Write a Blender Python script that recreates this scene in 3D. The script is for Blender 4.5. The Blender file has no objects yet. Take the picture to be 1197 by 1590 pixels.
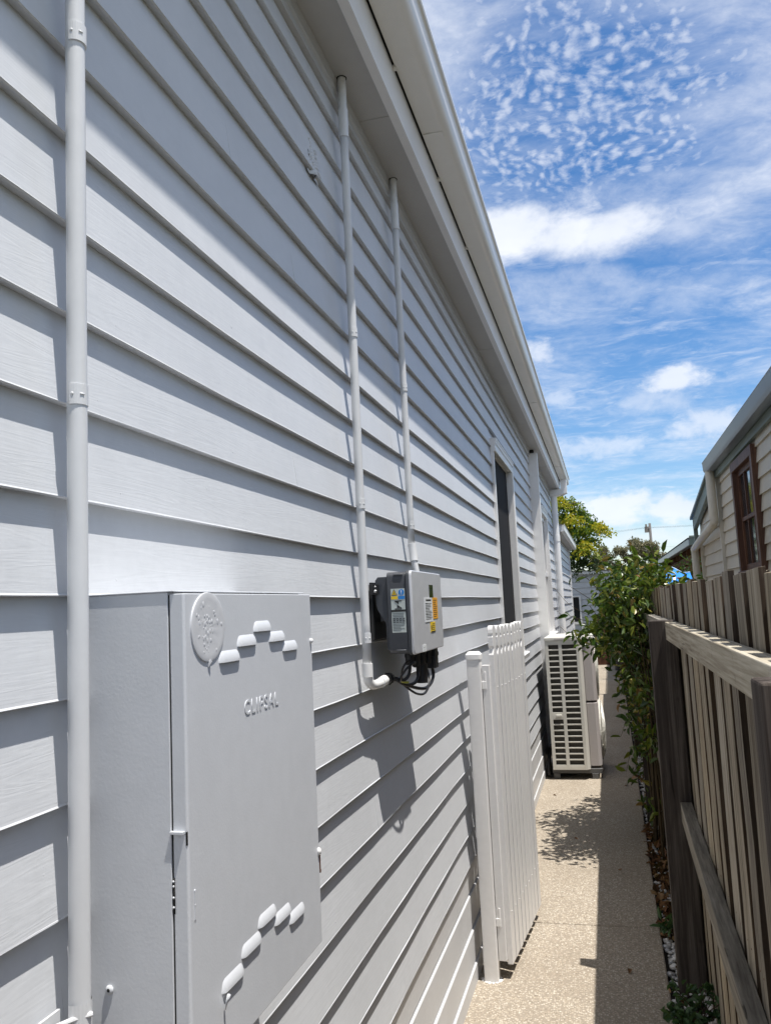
import bpy, math, random
import numpy as np
from mathutils import Vector, Matrix
R_ = random.Random(7)
NP = np.random.default_rng(11)
C = bpy.context.scene.collection
scn = bpy.context.scene

# ------------------------------------------------------------------ camera
cd = bpy.data.cameras.new('camera'); cam = bpy.data.objects.new('camera', cd); C.objects.link(cam)
cd.sensor_fit = 'VERTICAL'; cd.sensor_height = 24.0; cd.lens = 1270.0 / 1590.0 * 24.0
cd.clip_start = 0.02; cd.clip_end = 3000
fwd = Vector((-0.25191413, 0.96070166, 0.11658296)); rgt = Vector((0.9648053, 0.25870864, -0.04712296)); up = Vector((0.07543213, -0.10060891, 0.99206242))
cam.matrix_world = Matrix(((rgt.x, up.x, -fwd.x, 0), (rgt.y, up.y, -fwd.y, 0), (rgt.z, up.z, -fwd.z, 1.70), (0, 0, 0, 1)))
scn.camera = cam

# ------------------------------------------------------------------ light
SUN = Vector((1.0, -0.40, 3.70)).normalized()
sl = bpy.data.lights.new('sun', 'SUN'); sl.energy = 4.0; sl.angle = math.radians(0.53); sl.color = (1.0, 0.955, 0.89)
so = bpy.data.objects.new('sun', sl); C.objects.link(so); so.rotation_euler = SUN.to_track_quat('Z', 'Y').to_euler(); so.location = (4, -3, 14)
scn.view_settings.view_transform = 'Standard'; scn.view_settings.look = 'None'; scn.view_settings.gamma = 1.0
scn.view_settings.exposure = 0.70
SKY_STRENGTH = 0.125


class NT:
    """small helper that chains shader nodes"""
    def __init__(s, tree): s.t = tree; s.N = tree.nodes; s.L = tree.links
    def n(s, typ, **kw):
        o = s.N.new('ShaderNode' + typ)
        for k, v in kw.items(): setattr(o, k, v)
        return o
    def put(s, sock, v):
        if isinstance(v, bpy.types.NodeSocket): s.L.new(v, sock)
        elif v is not None: sock.default_value = v
    def m(s, op, a, b=None, c=None, clamp=False):
        o = s.n('Math', operation=op, use_clamp=clamp)
        for i, v in enumerate((a, b, c)):
            if v is not None: s.put(o.inputs[i], v)
        return o.outputs[0]
    def add(s, a, b): return s.m('ADD', a, b)
    def sub(s, a, b): return s.m('SUBTRACT', a, b)
    def mul(s, a, b, clamp=False): return s.m('MULTIPLY', a, b, clamp=clamp)
    def div(s, a, b): return s.m('DIVIDE', a, b)
    def step(s, v, lo, hi):
        o = s.n('MapRange', interpolation_type='SMOOTHSTEP')
        for k, x in zip(('Value', 'From Min', 'From Max'), (v, lo, hi)): s.put(o.inputs[k], x)
        return o.outputs[0]
    def xyz(s, x, y, z):
        o = s.n('CombineXYZ')
        for i, v in enumerate((x, y, z)): s.put(o.inputs[i], v)
        return o.outputs[0]
    def sep(s, v):
        o = s.n('SeparateXYZ'); s.L.new(v, o.inputs[0]); return o.outputs
    def noise(s, vec, scale, detail=4, rough=.55, dist=0.0, scl=None):
        if scl is not None: vec = s.mapping(vec, scl)
        o = s.n('TexNoise'); s.put(o.inputs['Vector'], vec)
        for k, v in (('Scale', scale), ('Detail', detail), ('Roughness', rough), ('Distortion', dist)): s.put(o.inputs[k], v)
        return o.outputs['Fac']
    def mapping(s, vec, scl, rot=(0, 0, 0), loc=(0, 0, 0)):
        o = s.n('Mapping'); s.put(o.inputs['Vector'], vec); o.inputs['Scale'].default_value = scl
        o.inputs['Rotation'].default_value = rot; o.inputs['Location'].default_value = loc
        return o.outputs[0]
    def ramp(s, v, stops, interp='LINEAR'):
        o = s.n('ValToRGB'); cr = o.color_ramp; cr.interpolation = interp
        while len(cr.elements) < len(stops): cr.elements.new(0.5)
        for e, (p, c) in zip(cr.elements, stops): e.position = p; e.color = (*c, 1)
        s.put(o.inputs[0], v); return o.outputs[0]
    def mix(s, f, a, b, blend='MIX'):
        o = s.n('Mix', data_type='RGBA', blend_type=blend)
        s.put(o.inputs[0], f)
        for i, v in ((6, a), (7, b)):
            s.put(o.inputs[i], (*v, 1) if isinstance(v, tuple) and len(v) == 3 else v)
        return o.outputs[2]


# ------------------------------------------------------------------ sky
w = bpy.data.worlds.new('World'); scn.world = w; w.use_nodes = True
k = NT(w.node_tree); k.N.clear()
sky = k.n('TexSky', sky_type='NISHITA'); sky.sun_disc = False
sky.sun_elevation = math.asin(SUN.z); sky.sun_rotation = math.atan2(SUN.x, SUN.y)
sky.air_density = 1.0; sky.dust_density = 0.3; sky.ozone_density = 1.2; sky.altitude = 50
tc = k.n('TexCoord'); dv = tc.outputs['Generated']
dx, dy, dz = k.sep(dv)
zz = k.m('MAXIMUM', dz, 0.02)
rad = math.radians
inv = k.div(1.0, k.add(zz, 0.10))
pv = k.xyz(k.mul(dx, inv), k.mul(dy, inv), 0.0)          # the cloud layer as a flat sheet overhead
az = k.m('ARCTAN2', dx, dy); el = k.m('ARCSINE', dz)
# mottled cirrocumulus high up: soft puffs packed in rows, thinning out in patches
big = k.noise(pv, 2.1, 4, .55, .2)
wv = k.n('VectorMath', operation='ADD'); nz3 = k.n('TexNoise'); k.put(nz3.inputs['Vector'], pv); nz3.inputs['Scale'].default_value = 5.0; nz3.inputs['Detail'].default_value = 3
sc_ = k.n('VectorMath', operation='SCALE'); k.L.new(nz3.outputs['Color'], sc_.inputs[0]); sc_.inputs['Scale'].default_value = .10
k.L.new(pv, wv.inputs[0]); k.L.new(sc_.outputs[0], wv.inputs[1]); wpv = wv.outputs[0]
vor = k.n('TexVoronoi', feature='SMOOTH_F1'); k.put(vor.inputs['Vector'], k.mapping(wpv, (1, .62, 1), (0, 0, .6))); vor.inputs['Scale'].default_value = 62.; vor.inputs['Smoothness'].default_value = .9
puff = k.sub(1.0, k.mul(vor.outputs['Distance'], 1.55))
fray = k.noise(wpv, 40.0, 5, .62)
mott = k.step(k.add(k.mul(puff, .42), k.mul(fray, 1.15)), .48, 1.08)
mask_hi = k.mul(k.step(el, rad(23.5), rad(29)), k.step(k.add(big, k.mul(k.step(az, rad(18), rad(3)), .30)), .38, .80))
cc = k.mul(k.mul(mott, mask_hi), .56)
# thin veils, denser high on both sides
ve = k.noise(k.mapping(wpv, (1, 1.35, 1), (0, 0, -.5)), 2.3, 7, .64, .3)
side = k.add(k.mul(k.step(az, rad(1), rad(13)), .18), k.mul(k.step(az, rad(-3), rad(-14)), .20))
veil = k.mul(k.step(k.add(ve, k.mul(side, k.step(el, rad(20), rad(30)))), .40, .80), k.add(.34, k.mul(fray, .5)))
# wind-combed cirrus
st = k.noise(k.mapping(wpv, (1.5, 3.2, 1), (0, 0, .62)), 3.0, 7, .66, .5)
rip = k.noise(k.mapping(wpv, (1.2, 8.0, 1), (0, 0, .30)), 7.0, 3, .6, .3)
streak = k.mul(k.mul(k.step(st, .44, .78), k.add(.45, k.mul(rip, 1.0))), .46)
nA = k.noise(k.mapping(dv, (1, 1, 1.6)), 12.0, 6, .64, .3); nB = k.noise(k.mapping(dv, (1, 1, 1.8)), 30.0, 5, .62, .2)
nL = k.add(k.mul(nA, .7), k.mul(nB, .3)); nS = k.add(k.mul(nA, .3), k.mul(nB, .7))


def blob(a0, e0, wa, we, amp=1.0, nz=.55, nn=None, soft=.5, tilt=0.0):
    a = k.sub(az, a0); e = k.sub(k.sub(el, e0), k.mul(a, tilt)); a = k.div(a, wa); e = k.div(e, we)
    g = k.m('EXPONENT', k.mul(k.add(k.mul(a, a), k.mul(e, e)), -1.0))
    return k.mul(k.step(k.add(g, k.mul(k.sub(nn, .5), nz)), .26, .26 + soft), amp)


clouds = [blob(rad(-4.2), rad(24.8), rad(7.5), rad(2.3), .95, 1.5, nL, .62),
          blob(rad(2.4), rad(24.0), rad(6.0), rad(1.8), .88, 1.6, nL, .75, .04),
          blob(rad(-1.0), rad(24.3), rad(4.5), rad(1.9), .93, 1.2, nL, .7),
          blob(rad(7.5), rad(23.6), rad(6), rad(1.7), .55, 1.7, nL, .9, .05),
          blob(rad(-1.0), rad(20.6), rad(9), rad(2.2), .48, 2.4, nL, 1.1, -.1),
          blob(rad(8.0), rad(19.5), rad(6), rad(1.6), .42, 2.4, nL, 1.1, .2),
          blob(rad(5.7), rad(14.1), rad(2.7), rad(1.0), .80, 1.9, nS, .62),
          blob(rad(4.2), rad(12.8), rad(4.4), rad(1.2), .48, 2.4, nS, 1.0),
          blob(rad(7.4), rad(10.9), rad(3.4), rad(1.3), .66, 2.2, nS, .75),
          blob(rad(-3.4), rad(16.9), rad(1.7), rad(1.5), .68, 2.1, nS, .7),
          blob(rad(-2.2), rad(13.9), rad(1.9), rad(1.3), .50, 2.3, nS, .8),
          blob(rad(0.6), rad(10.2), rad(4.0), rad(1.0), .55, 2.3, nS, .8),
          blob(rad(0.8), rad(5.9), rad(4.2), rad(1.4), .85, 2.0, nS, .62),
          blob(rad(4.8), rad(5.6), rad(2.8), rad(1.1), .82, 2.0, nS, .62),
          blob(rad(2.5), rad(3.8), rad(7.0), rad(1.2), .66, 1.9, nS, .9)]
# unseen bright cloud, added behind the camera and far right as fill light
back = k.m('MAXIMUM', k.step(dy, .35, -.25), k.mul(k.step(az, rad(26), rad(60)), .8))
fill_cloud = k.mul(k.mul(k.mul(back, k.step(el, rad(4), rad(24))), k.step(k.noise(dv, 2.2, 5, .55), .34, .58)), .80)
hz = k.mul(k.step(k.sub(rad(4), el), 0.0, rad(4)), .55)
cov = k.m('MAXIMUM', cc, k.m('MAXIMUM', veil, streak))
for b in clouds + [fill_cloud]: cov = k.m('MAXIMUM', cov, b)
cov = k.m('MAXIMUM', cov, hz)
ccol = k.mix(k.noise(k.mapping(dv, (1, 1, 2)), 11.0, 4, .5), (.60, .65, .74), (.90, .91, .94))
hsv = k.n('HueSaturation'); k.L.new(sky.outputs[0], hsv.inputs['Color']); hsv.inputs['Saturation'].default_value = 1.30; hsv.inputs['Value'].default_value = .74
skc = k.mix(1.0, hsv.outputs[0], (.96, .97, 1.03), 'MULTIPLY')
bg1 = k.n('Background'); k.L.new(skc, bg1.inputs[0]); bg1.inputs[1].default_value = SKY_STRENGTH
bg2 = k.n('Background'); k.L.new(ccol, bg2.inputs[0]); bg2.inputs[1].default_value = 0.80
ms = k.n('MixShader'); k.L.new(cov, ms.inputs[0]); k.L.new(bg1.outputs[0], ms.inputs[1]); k.L.new(bg2.outputs[0], ms.inputs[2])
wo = k.n('OutputWorld'); k.L.new(ms.outputs[0], wo.inputs[0])


# ------------------------------------------------------------------ materials
def newmat(name):
    m = bpy.data.materials.new(name); m.use_nodes = True
    t = NT(m.node_tree); t.N.clear()
    b = t.n('BsdfPrincipled'); o = t.n('OutputMaterial'); t.L.new(b.outputs[0], o.inputs[0])
    t.b = b; t.co = t.n('TexCoord').outputs['Object']
    return m, t


def bump(t, h, strength, dist=.002):
    o = t.n('Bump'); t.put(o.inputs['Height'], h); o.inputs['Strength'].default_value = strength; o.inputs['Distance'].default_value = dist
    t.L.new(o.outputs[0], t.b.inputs['Normal'])


def paint(name, col, rough=.45, var=.06, grain=None, gs=.3, spec=.5, dirt=.0, fine=260., rv=.12):
    m, t = newmat(name)
    n1 = t.noise(t.co, 2.3, 5, .6); n2 = t.noise(t.co, 38., 3, .6)
    f = t.add(t.mul(n1, .7), t.mul(n2, .3))
    lo = tuple(c * (1 - var) for c in col); hi = tuple(min(1, c * (1 + var)) for c in col)
    c = t.mix(t.step(f, .3, .7), lo, hi)
    if dirt:
        c = t.mix(t.mul(t.step(t.noise(t.co, 7., 6, .7), .60, .74), dirt), c, tuple(x * .55 for x in col))
    t.put(t.b.inputs['Base Color'], c); t.put(t.b.inputs['Roughness'], t.add(rough - rv / 2, t.mul(n2, rv)))
    t.b.inputs['Specular IOR Level'].default_value = spec
    if grain == 'wood':
        g = t.noise(t.co, 1.0, 5, .6, .35, scl=(40, 2.2, 120)); kn = t.noise(t.co, 1.0, 3, .5, 2.2, scl=(8, 1.6, 22))
        rings = t.m('SINE', t.mul(kn, 46.0))
        nib = t.step(t.noise(t.co, 55., 2, .5), .76, .82)
        wav = t.noise(t.co, 1.0, 2, .5, 0, scl=(2, .8, 9))
        h = t.add(t.add(t.mul(g, .75), t.mul(rings, .10)), t.add(t.mul(nib, .7), t.mul(wav, 1.6)))
        bump(t, h, gs, .0022)
    elif grain == 'peel':
        bump(t, t.add(t.mul(t.noise(t.co, fine, 2, .5), .5), t.mul(t.noise(t.co, 18., 3, .5), 1.0)), gs, .0012)
    return m


def timber(name, dark, mid, light, axis=2, rough=.85, knots=True, sc=1.0):
    m, t = newmat(name)
    rnd = t.n('ObjectInfo').outputs['Random']
    off = t.xyz(t.mul(rnd, 31.), t.mul(rnd, 17.), t.mul(rnd, 57.))
    v = t.n('VectorMath', operation='ADD'); t.put(v.inputs[0], t.co); t.put(v.inputs[1], off); v = v.outputs[0]
    s = [95 * sc] * 3; s[axis] = 2.6 * sc
    g = t.noise(v, 1.0, 6, .68, .3, scl=tuple(s))
    s2 = [22 * sc] * 3; s2[axis] = .9 * sc
    g2 = t.noise(v, 1.0, 4, .6, 1.3, scl=tuple(s2))
    blot = t.noise(v, 5., 4, .6)
    f = t.add(t.add(t.mul(g, .5), t.mul(g2, .4)), t.mul(blot, .1))
    c = t.ramp(f, [(.36, dark), (.49, mid), (.62, light)])
    s3 = [60 * sc] * 3; s3[axis] = 1.1 * sc
    crk = t.step(t.noise(v, 1.0, 3, .55, .5, scl=tuple(s3)), .645, .69)
    c = t.mix(t.mul(crk, .8), c, tuple(x * .35 for x in dark))
    hs = t.n('HueSaturation'); t.put(hs.inputs['Value'], t.add(.72, t.mul(rnd, .5))); t.put(hs.inputs['Saturation'], t.add(.75, t.mul(t.m('FRACT', t.mul(rnd, 7.7)), .5)))
    t.put(hs.inputs['Color'], c)
    c = t.mix(t.mul(t.step(t.noise(v, 9., 5, .7), .60, .72), .35), hs.outputs[0], tuple(x * .45 for x in dark))
    t.put(t.b.inputs['Base Color'], c); t.b.inputs['Roughness'].default_value = rough; t.b.inputs['Specular IOR Level'].default_value = .25
    bump(t, t.sub(t.add(g, t.mul(g2, .6)), t.mul(crk, 1.2)), .7, .003)
    return m


def leafmat(name, stops, rough=.35, trans=.25, spec=.5, isl=True):
    m, t = newmat(name)
    r = t.n('NewGeometry').outputs['Random Per Island']
    c = t.ramp(r, stops)
    t.put(t.b.inputs['Base Color'], c); t.b.inputs['Roughness'].default_value = rough; t.b.inputs['Specular IOR Level'].default_value = spec
    if trans:
        tr = t.n('BsdfTranslucent'); t.L.new(t.mix(.5, c, (.16, .24, .02)), tr.inputs[0])
        mx = t.n('MixShader'); mx.inputs[0].default_value = trans
        o = [n for n in t.N if n.type == 'OUTPUT_MATERIAL'][0]
        t.L.new(t.b.outputs[0], mx.inputs[1]); t.L.new(tr.outputs[0], mx.inputs[2]); t.L.new(mx.outputs[0], o.inputs[0])
    return m


def plain(name, col, rough=.5, metal=0., spec=.5, bumpy=0.):
    m, t = newmat(name)
    n2 = t.noise(t.co, 30., 4, .6)
    t.put(t.b.inputs['Base Color'], t.mix(n2, tuple(c * .88 for c in col), tuple(min(1, c * 1.1) for c in col)))
    t.put(t.b.inputs['Roughness'], t.add(rough - .05, t.mul(n2, .1))); t.b.inputs['Metallic'].default_value = metal; t.b.inputs['Specular IOR Level'].default_value = spec
    if bumpy: bump(t, t.noise(t.co, 140., 3, .6), bumpy, .001)
    return m


M = {}
WALL = (.575, .592, .615)
M['board'] = paint('grey_board_paint', WALL, .42, .05, 'wood', .16, dirt=.08)
M['plinth'] = paint('grey_plinth_paint', (.57, .578, .59), .42, .06, 'wood', .16, dirt=.15)
M['trim'] = paint('white_trim_paint', (.80, .795, .785), .35, .04, 'peel', .15, dirt=.06)
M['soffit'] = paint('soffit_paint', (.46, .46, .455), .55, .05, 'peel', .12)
M['gutter'] = paint('gutter_enamel', (.74, .735, .71), .32, .03, rv=.0)
M['conduit'] = paint('painted_conduit', (.63, .642, .655), .32, .04, 'peel', .12)
M['pvc'] = paint('white_pvc', (.76, .76, .75), .3, .03)
M['box'] = paint('grey_box_paint', (.59, .608, .635), .36, .04, 'peel', .22, dirt=.06)
M['blank'] = paint('blistered_paint', (.60, .61, .63), .3, .05)
M['gate'] = paint('gate_paint', (.74, .735, .73), .36, .05, 'peel', .2, dirt=.08)
M['rust'] = plain('rust', (.12, .05, .025), .8)
M['hole'] = plain('dark_recess', (.012, .012, .012), .9)
M['screen'] = paint('fly_screen', (.030, .030, .032), .8, .10, spec=.1)
M['glass'] = plain('window_glass', (.03, .035, .04), .06)
M['steel'] = plain('zinc_screw', (.55, .55, .56), .35, .8)
M['inv_dark'] = plain('charcoal_casting', (.055, .06, .07), .45, bumpy=.1)
M['inv_front'] = plain('silver_cover', (.62, .63, .655), .33, .25)
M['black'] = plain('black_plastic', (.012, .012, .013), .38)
M['cable'] = plain('black_cable', (.014, .014, .015), .35)
M['earth_wire'] = plain('green_yellow_wire', (.42, .42, .05), .4)
M['lab_white'] = plain('label_white', (.72, .74, .74), .4)
M['lab_grey'] = plain('label_grey', (.50, .55, .53), .4)
M['lab_orange'] = plain('label_orange', (.80, .38, .02), .4)
M['lab_yellow'] = plain('label_yellow', (.80, .55, .03), .4)
M['lab_blue'] = plain('label_blue', (.02, .22, .62), .4)
M['ink'] = plain('label_ink', (.02, .02, .02), .5)
M['display'] = plain('display_glass', (.025, .03, .012), .1)
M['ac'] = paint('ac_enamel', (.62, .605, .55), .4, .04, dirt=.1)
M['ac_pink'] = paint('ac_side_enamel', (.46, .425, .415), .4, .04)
M['ac_in'] = plain('coil_fins', (.05, .045, .035), .6)
M['ac_foot'] = plain('foot_rubber', (.10, .10, .10), .7)
M['paling'] = timber('weathered_paling', (.095, .072, .048), (.29, .245, .18), (.49, .44, .35))
M['edge'] = timber('sawn_edge_gap_shade', (.028, .017, .010), (.062, .041, .026), (.12, .085, .057))  # brown sawn edges, darkened so their colour carries the shade between palings
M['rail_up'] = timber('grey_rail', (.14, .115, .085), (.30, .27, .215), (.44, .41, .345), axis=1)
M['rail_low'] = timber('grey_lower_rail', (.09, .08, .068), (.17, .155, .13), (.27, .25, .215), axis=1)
M['post'] = timber('dark_fence_post', (.026, .019, .015), (.054, .042, .035), (.115, .097, .083))
M['cream'] = paint('cream_board', (.60, .54, .43), .55, .06, 'wood', .3)
M['cream_trim'] = paint('cream_pipe', (.62, .57, .47), .45, .05)
M['green_trim'] = paint('green_grey_trim', (.16, .19, .155), .5, .06)
M['zinc'] = plain('galvanised_gutter', (.25, .28, .315), .35, .25)
M['brown'] = timber('stained_window_timber', (.05, .018, .008), (.11, .042, .018), (.18, .075, .03), rough=.5)
M['curtain'] = plain('pale_curtain', (.30, .29, .28), .9)
M['brown_dark'] = timber('pergola_timber', (.05, .025, .012), (.12, .06, .03), (.20, .11, .06), axis=1)
M['corten'] = timber('rusty_planter', (.05, .016, .006), (.12, .038, .012), (.19, .066, .02))
M['pot'] = plain('black_pot', (.02, .02, .022), .5)
M['tarp'] = plain('blue_tarp', (.02, .22, .72), .4, bumpy=.3)
M['tarp_hem'] = plain('tarp_hem', (.30, .42, .55), .5)
M['bark'] = timber('bark', (.05, .04, .03), (.11, .09, .07), (.19, .16, .13), sc=.3)
M['stem'] = timber('vine_stem', (.03, .022, .014), (.075, .055, .03), (.12, .09, .05), sc=.6)
M['pole'] = timber('grey_pole', (.09, .08, .075), (.15, .14, .135), (.22, .21, .20), sc=.3)
M['wire'] = plain('power_wire', (.05, .055, .065), .6)
M['pebble'] = leafmat('white_pebble', [(0, (.42, .42, .42)), (.5, (.62, .61, .60)), (1, (.78, .77, .75))], .5, 0, .4)
M['litter'] = leafmat('dry_leaf', [(0, (.06, .028, .014)), (.45, (.15, .065, .028)), (.8, (.24, .13, .06)), (1, (.34, .24, .13))], .7, .1, .3)
M['shrub'] = leafmat('glossy_leaf', [(0, (.022, .050, .010)), (.40, (.045, .092, .016)), (.68, (.095, .150, .020)), (.86, (.19, .215, .03)), (.95, (.30, .24, .05)), (1, (.26, .13, .06))], .32, .25, .5)
M['weed'] = leafmat('weed_leaf', [(0, (.03, .075, .03)), (.6, (.055, .12, .045)), (1, (.10, .17, .06))], .45, .2)
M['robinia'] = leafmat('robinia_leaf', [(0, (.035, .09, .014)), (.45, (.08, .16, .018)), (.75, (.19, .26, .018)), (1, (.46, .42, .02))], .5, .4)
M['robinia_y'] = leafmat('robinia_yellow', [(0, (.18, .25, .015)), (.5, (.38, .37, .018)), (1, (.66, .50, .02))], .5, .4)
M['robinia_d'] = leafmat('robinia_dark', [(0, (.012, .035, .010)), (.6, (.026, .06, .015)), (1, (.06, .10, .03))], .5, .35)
M['gum'] = leafmat('gum_leaf', [(0, (.15, .14, .085)), (.5, (.235, .21, .13)), (1, (.34, .29, .18))], .6, .2)
M['fern'] = leafmat('garden_leaf', [(0, (.03, .06, .012)), (.6, (.065, .11, .02)), (1, (.12, .16, .03))], .5, .3)
M['soil'] = plain('dark_soil', (.03, .022, .016), .95, bumpy=.6)
M['roof'] = paint('roof_steel', (.30, .31, .32), .4, .05)
M['ceramic'] = plain('insulator', (.30, .26, .22), .3)
M['lampmat'] = plain('grey_dome', (.5, .5, .5), .4)

# exposed aggregate concrete
m, t = newmat('exposed_aggregate'); M['path'] = m
v1 = t.n('TexVoronoi'); t.put(v1.inputs['Vector'], t.co); v1.inputs['Scale'].default_value = 115.
v2 = t.n('TexVoronoi'); t.put(v2.inputs['Vector'], t.co); v2.inputs['Scale'].default_value = 190.
r1 = t.sep(v1.outputs['Color'])[0]; r2 = t.sep(v2.outputs['Color'])[1]
stone = t.ramp(r1, [(0, (.10, .075, .052)), (.2, (.25, .20, .145)), (.45, (.41, .345, .26)), (.75, (.50, .44, .35)), (1, (.70, .65, .56))])
fine_ = t.ramp(r2, [(0, (.20, .165, .13)), (.5, (.42, .37, .30)), (1, (.60, .55, .475))])
base = t.mix(.30, stone, fine_)
base = t.mix(t.step(v1.outputs['Distance'], .35, .62), base, (.29, .25, .20))
patch = t.noise(t.co, 1.7, 5, .6)
base = t.mix(t.mul(t.step(patch, .35, .70), .30), base, (.22, .18, .135))
t.put(t.b.inputs['Base Color'], base); t.b.inputs['Roughness'].default_value = .8; t.b.inputs['Specular IOR Level'].default_value = .3
bump(t, t.mul(t.sub(.6, v1.outputs['Distance']), 1.0), .55, .004)

m, t = newmat('dry_ground'); M['ground'] = m
n1 = t.noise(t.co, .6, 8, .65); n2 = t.noise(t.co, 9., 5, .6)
t.put(t.b.inputs['Base Color'], t.ramp(t.add(t.mul(n1, .6), t.mul(n2, .4)), [(.3, (.05, .06, .025)), (.5, (.09, .085, .045)), (.7, (.16, .13, .08))])); t.b.inputs['Roughness'].default_value = .95
bump(t, n2, .6, .03)


# ------------------------------------------------------------------ mesh helpers
class MB:
    def __init__(s): s.v = []; s.f = []; s.mi = []
    def add(s, vs, fs, mi=0):
        o = len(s.v); s.v += [tuple(map(float, p)) for p in vs]
        for f in fs: s.f.append(tuple(i + o for i in f)); s.mi.append(mi)
        return s
    def box(s, x0, x1, y0, y1, z0, z1, mi=0):
        return s.add([(x0, y0, z0), (x1, y0, z0), (x1, y1, z0), (x0, y1, z0), (x0, y0, z1), (x1, y0, z1), (x1, y1, z1), (x0, y1, z1)],
                     [(0, 3, 2, 1), (4, 5, 6, 7), (0, 1, 5, 4), (1, 2, 6, 5), (2, 3, 7, 6), (3, 0, 4, 7)], mi)
    def obox(s, o, a, b, c, mi=0):
        """box from a corner and three edge vectors"""
        o, a, b, c = map(Vector, (o, a, b, c)); P = [o, o + a, o + a + b, o + b, o + c, o + a + c, o + a + b + c, o + b + c]
        return s.add(P, [(0, 3, 2, 1), (4, 5, 6, 7), (0, 1, 5, 4), (1, 2, 6, 5), (2, 3, 7, 6), (3, 0, 4, 7)], mi)
    def prism(s, prof, axis, a, b, mi=0, caps=True):
        """closed 2-D profile pushed along an axis from a to b"""
        def P(u, v, h): return {0: (h, u, v), 1: (u, h, v), 2: (u, v, h)}[axis]
        n = len(prof); vs = [P(u, v, a) for u, v in prof] + [P(u, v, b) for u, v in prof]
        fs = [(i, (i + 1) % n, n + (i + 1) % n, n + i) for i in range(n)]
        if caps: fs += [tuple(range(n - 1, -1, -1)), tuple(range(n, 2 * n))]
        return s.add(vs, fs, mi)
    def tube(s, pts, r, n=12, mi=0, caps=True):
        pts = [Vector(p) for p in pts]; rs = r if isinstance(r, (list, tuple)) else [r] * len(pts)
        vs = []; nrm = None
        for i, p in enumerate(pts):
            d = (pts[min(i + 1, len(pts) - 1)] - pts[max(i - 1, 0)]).normalized()
            if nrm is None: nrm = d.orthogonal().normalized()
            else:
                nrm = nrm - d * nrm.dot(d)
                nrm = nrm.normalized() if nrm.length > 1e-6 else d.orthogonal().normalized()
            bn = d.cross(nrm)
            vs += [p + (nrm * math.cos(2 * math.pi * j / n) + bn * math.sin(2 * math.pi * j / n)) * rs[i] for j in range(n)]
        fs = [(i * n + j, i * n + (j + 1) % n, (i + 1) * n + (j + 1) % n, (i + 1) * n + j) for i in range(len(pts) - 1) for j in range(n)]
        if caps: fs += [tuple(range(n - 1, -1, -1)), tuple(range((len(pts) - 1) * n, len(pts) * n))]
        return s.add(vs, fs, mi)
    def ball(s, c, r, n=8, mi=0, sc=(1, 1, 1)):
        vs = [(c[0], c[1], c[2] - r * sc[2])]; m = n // 2
        for i in range(1, m):
            a = -math.pi / 2 + math.pi * i / m
            vs += [(c[0] + r * sc[0] * math.cos(a) * math.cos(2 * math.pi * j / n), c[1] + r * sc[1] * math.cos(a) * math.sin(2 * math.pi * j / n), c[2] + r * sc[2] * math.sin(a)) for j in range(n)]
        vs.append((c[0], c[1], c[2] + r * sc[2])); e = len(vs) - 1
        fs = [(0, 1 + (j + 1) % n, 1 + j) for j in range(n)] + [(e, 1 + (m - 2) * n + j, 1 + (m - 2) * n + (j + 1) % n) for j in range(n)]
        fs += [(1 + i * n + j, 1 + i * n + (j + 1) % n, 1 + (i + 1) * n + (j + 1) % n, 1 + (i + 1) * n + j) for i in range(m - 2) for j in range(n)]
        return s.add(vs, fs, mi)
    def arrays(s, vs, fs, mi=0):
        return s.add(vs.tolist(), fs.tolist(), mi)
    def build(s, name, mats, parent=None, smooth=False, bevel=0, loc=None, seg=2):
        me = bpy.data.meshes.new(name)
        off = Vector((0, 0, 0)); p = parent
        while p is not None: off += p.location; p = p.parent
        if loc is None: loc = Vector((0, 0, 0))
        else: loc = Vector(loc) - off
        off = off + loc
        me.from_pydata([(x - off.x, y - off.y, z - off.z) for x, y, z in s.v], [], s.f)
        for mm in (mats if isinstance(mats, list) else [mats]): me.materials.append(M[mm])
        me.polygons.foreach_set('material_index', s.mi)
        if smooth:
            me.polygons.foreach_set('use_smooth', [True] * len(me.polygons))
            if smooth is not True: me.set_sharp_from_angle(angle=math.radians(smooth))
        o = bpy.data.objects.new(name, me); C.objects.link(o); o.location = loc
        if parent: o.parent = parent
        if bevel:
            b = o.modifiers.new('bevel', 'BEVEL'); b.width = bevel; b.segments = seg; b.limit_method = 'ANGLE'; b.angle_limit = math.radians(40)
        return o


def thing(name, label, cat, loc, group=None):
    o = bpy.data.objects.new(name, None); C.objects.link(o); o.location = loc; o.empty_display_size = .1
    o['label'] = label; o['category'] = cat
    if group: o['group'] = group
    return o


def tag(o, label, cat, group=None):
    o['label'] = label; o['category'] = cat
    if group: o['group'] = group
    return o


def structure(o): o['kind'] = 'structure'; return o
def stuff(o): o['kind'] = 'stuff'; return o


def curve_pts(ctrl, n=8):
    """Catmull-Rom through control points"""
    P = [Vector(p) for p in ctrl]; P = [P[0] * 2 - P[1]] + P + [P[-1] * 2 - P[-2]]; out = []
    for i in range(1, len(P) - 2):
        for j in range(n):
            u = j / n; a, b, c, d = P[i - 1], P[i], P[i + 1], P[i + 2]
            out.append(.5 * ((2 * b) + (c - a) * u + (2 * a - 5 * b + 4 * c - d) * u * u + (3 * b - 3 * c + d - a) * u ** 3))
    out.append(P[-2]); return out


def rrect(u0, u1, v0, v1, r, n=4):
    out = []
    for cx, cy, a0 in ((u1 - r, v0 + r, -90), (u1 - r, v1 - r, 0), (u0 + r, v1 - r, 90), (u0 + r, v0 + r, 180)):
        for i in range(n + 1):
            a = math.radians(a0 + 90 * i / n); out.append((cx + r * math.cos(a), cy + r * math.sin(a)))
    return out


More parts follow.
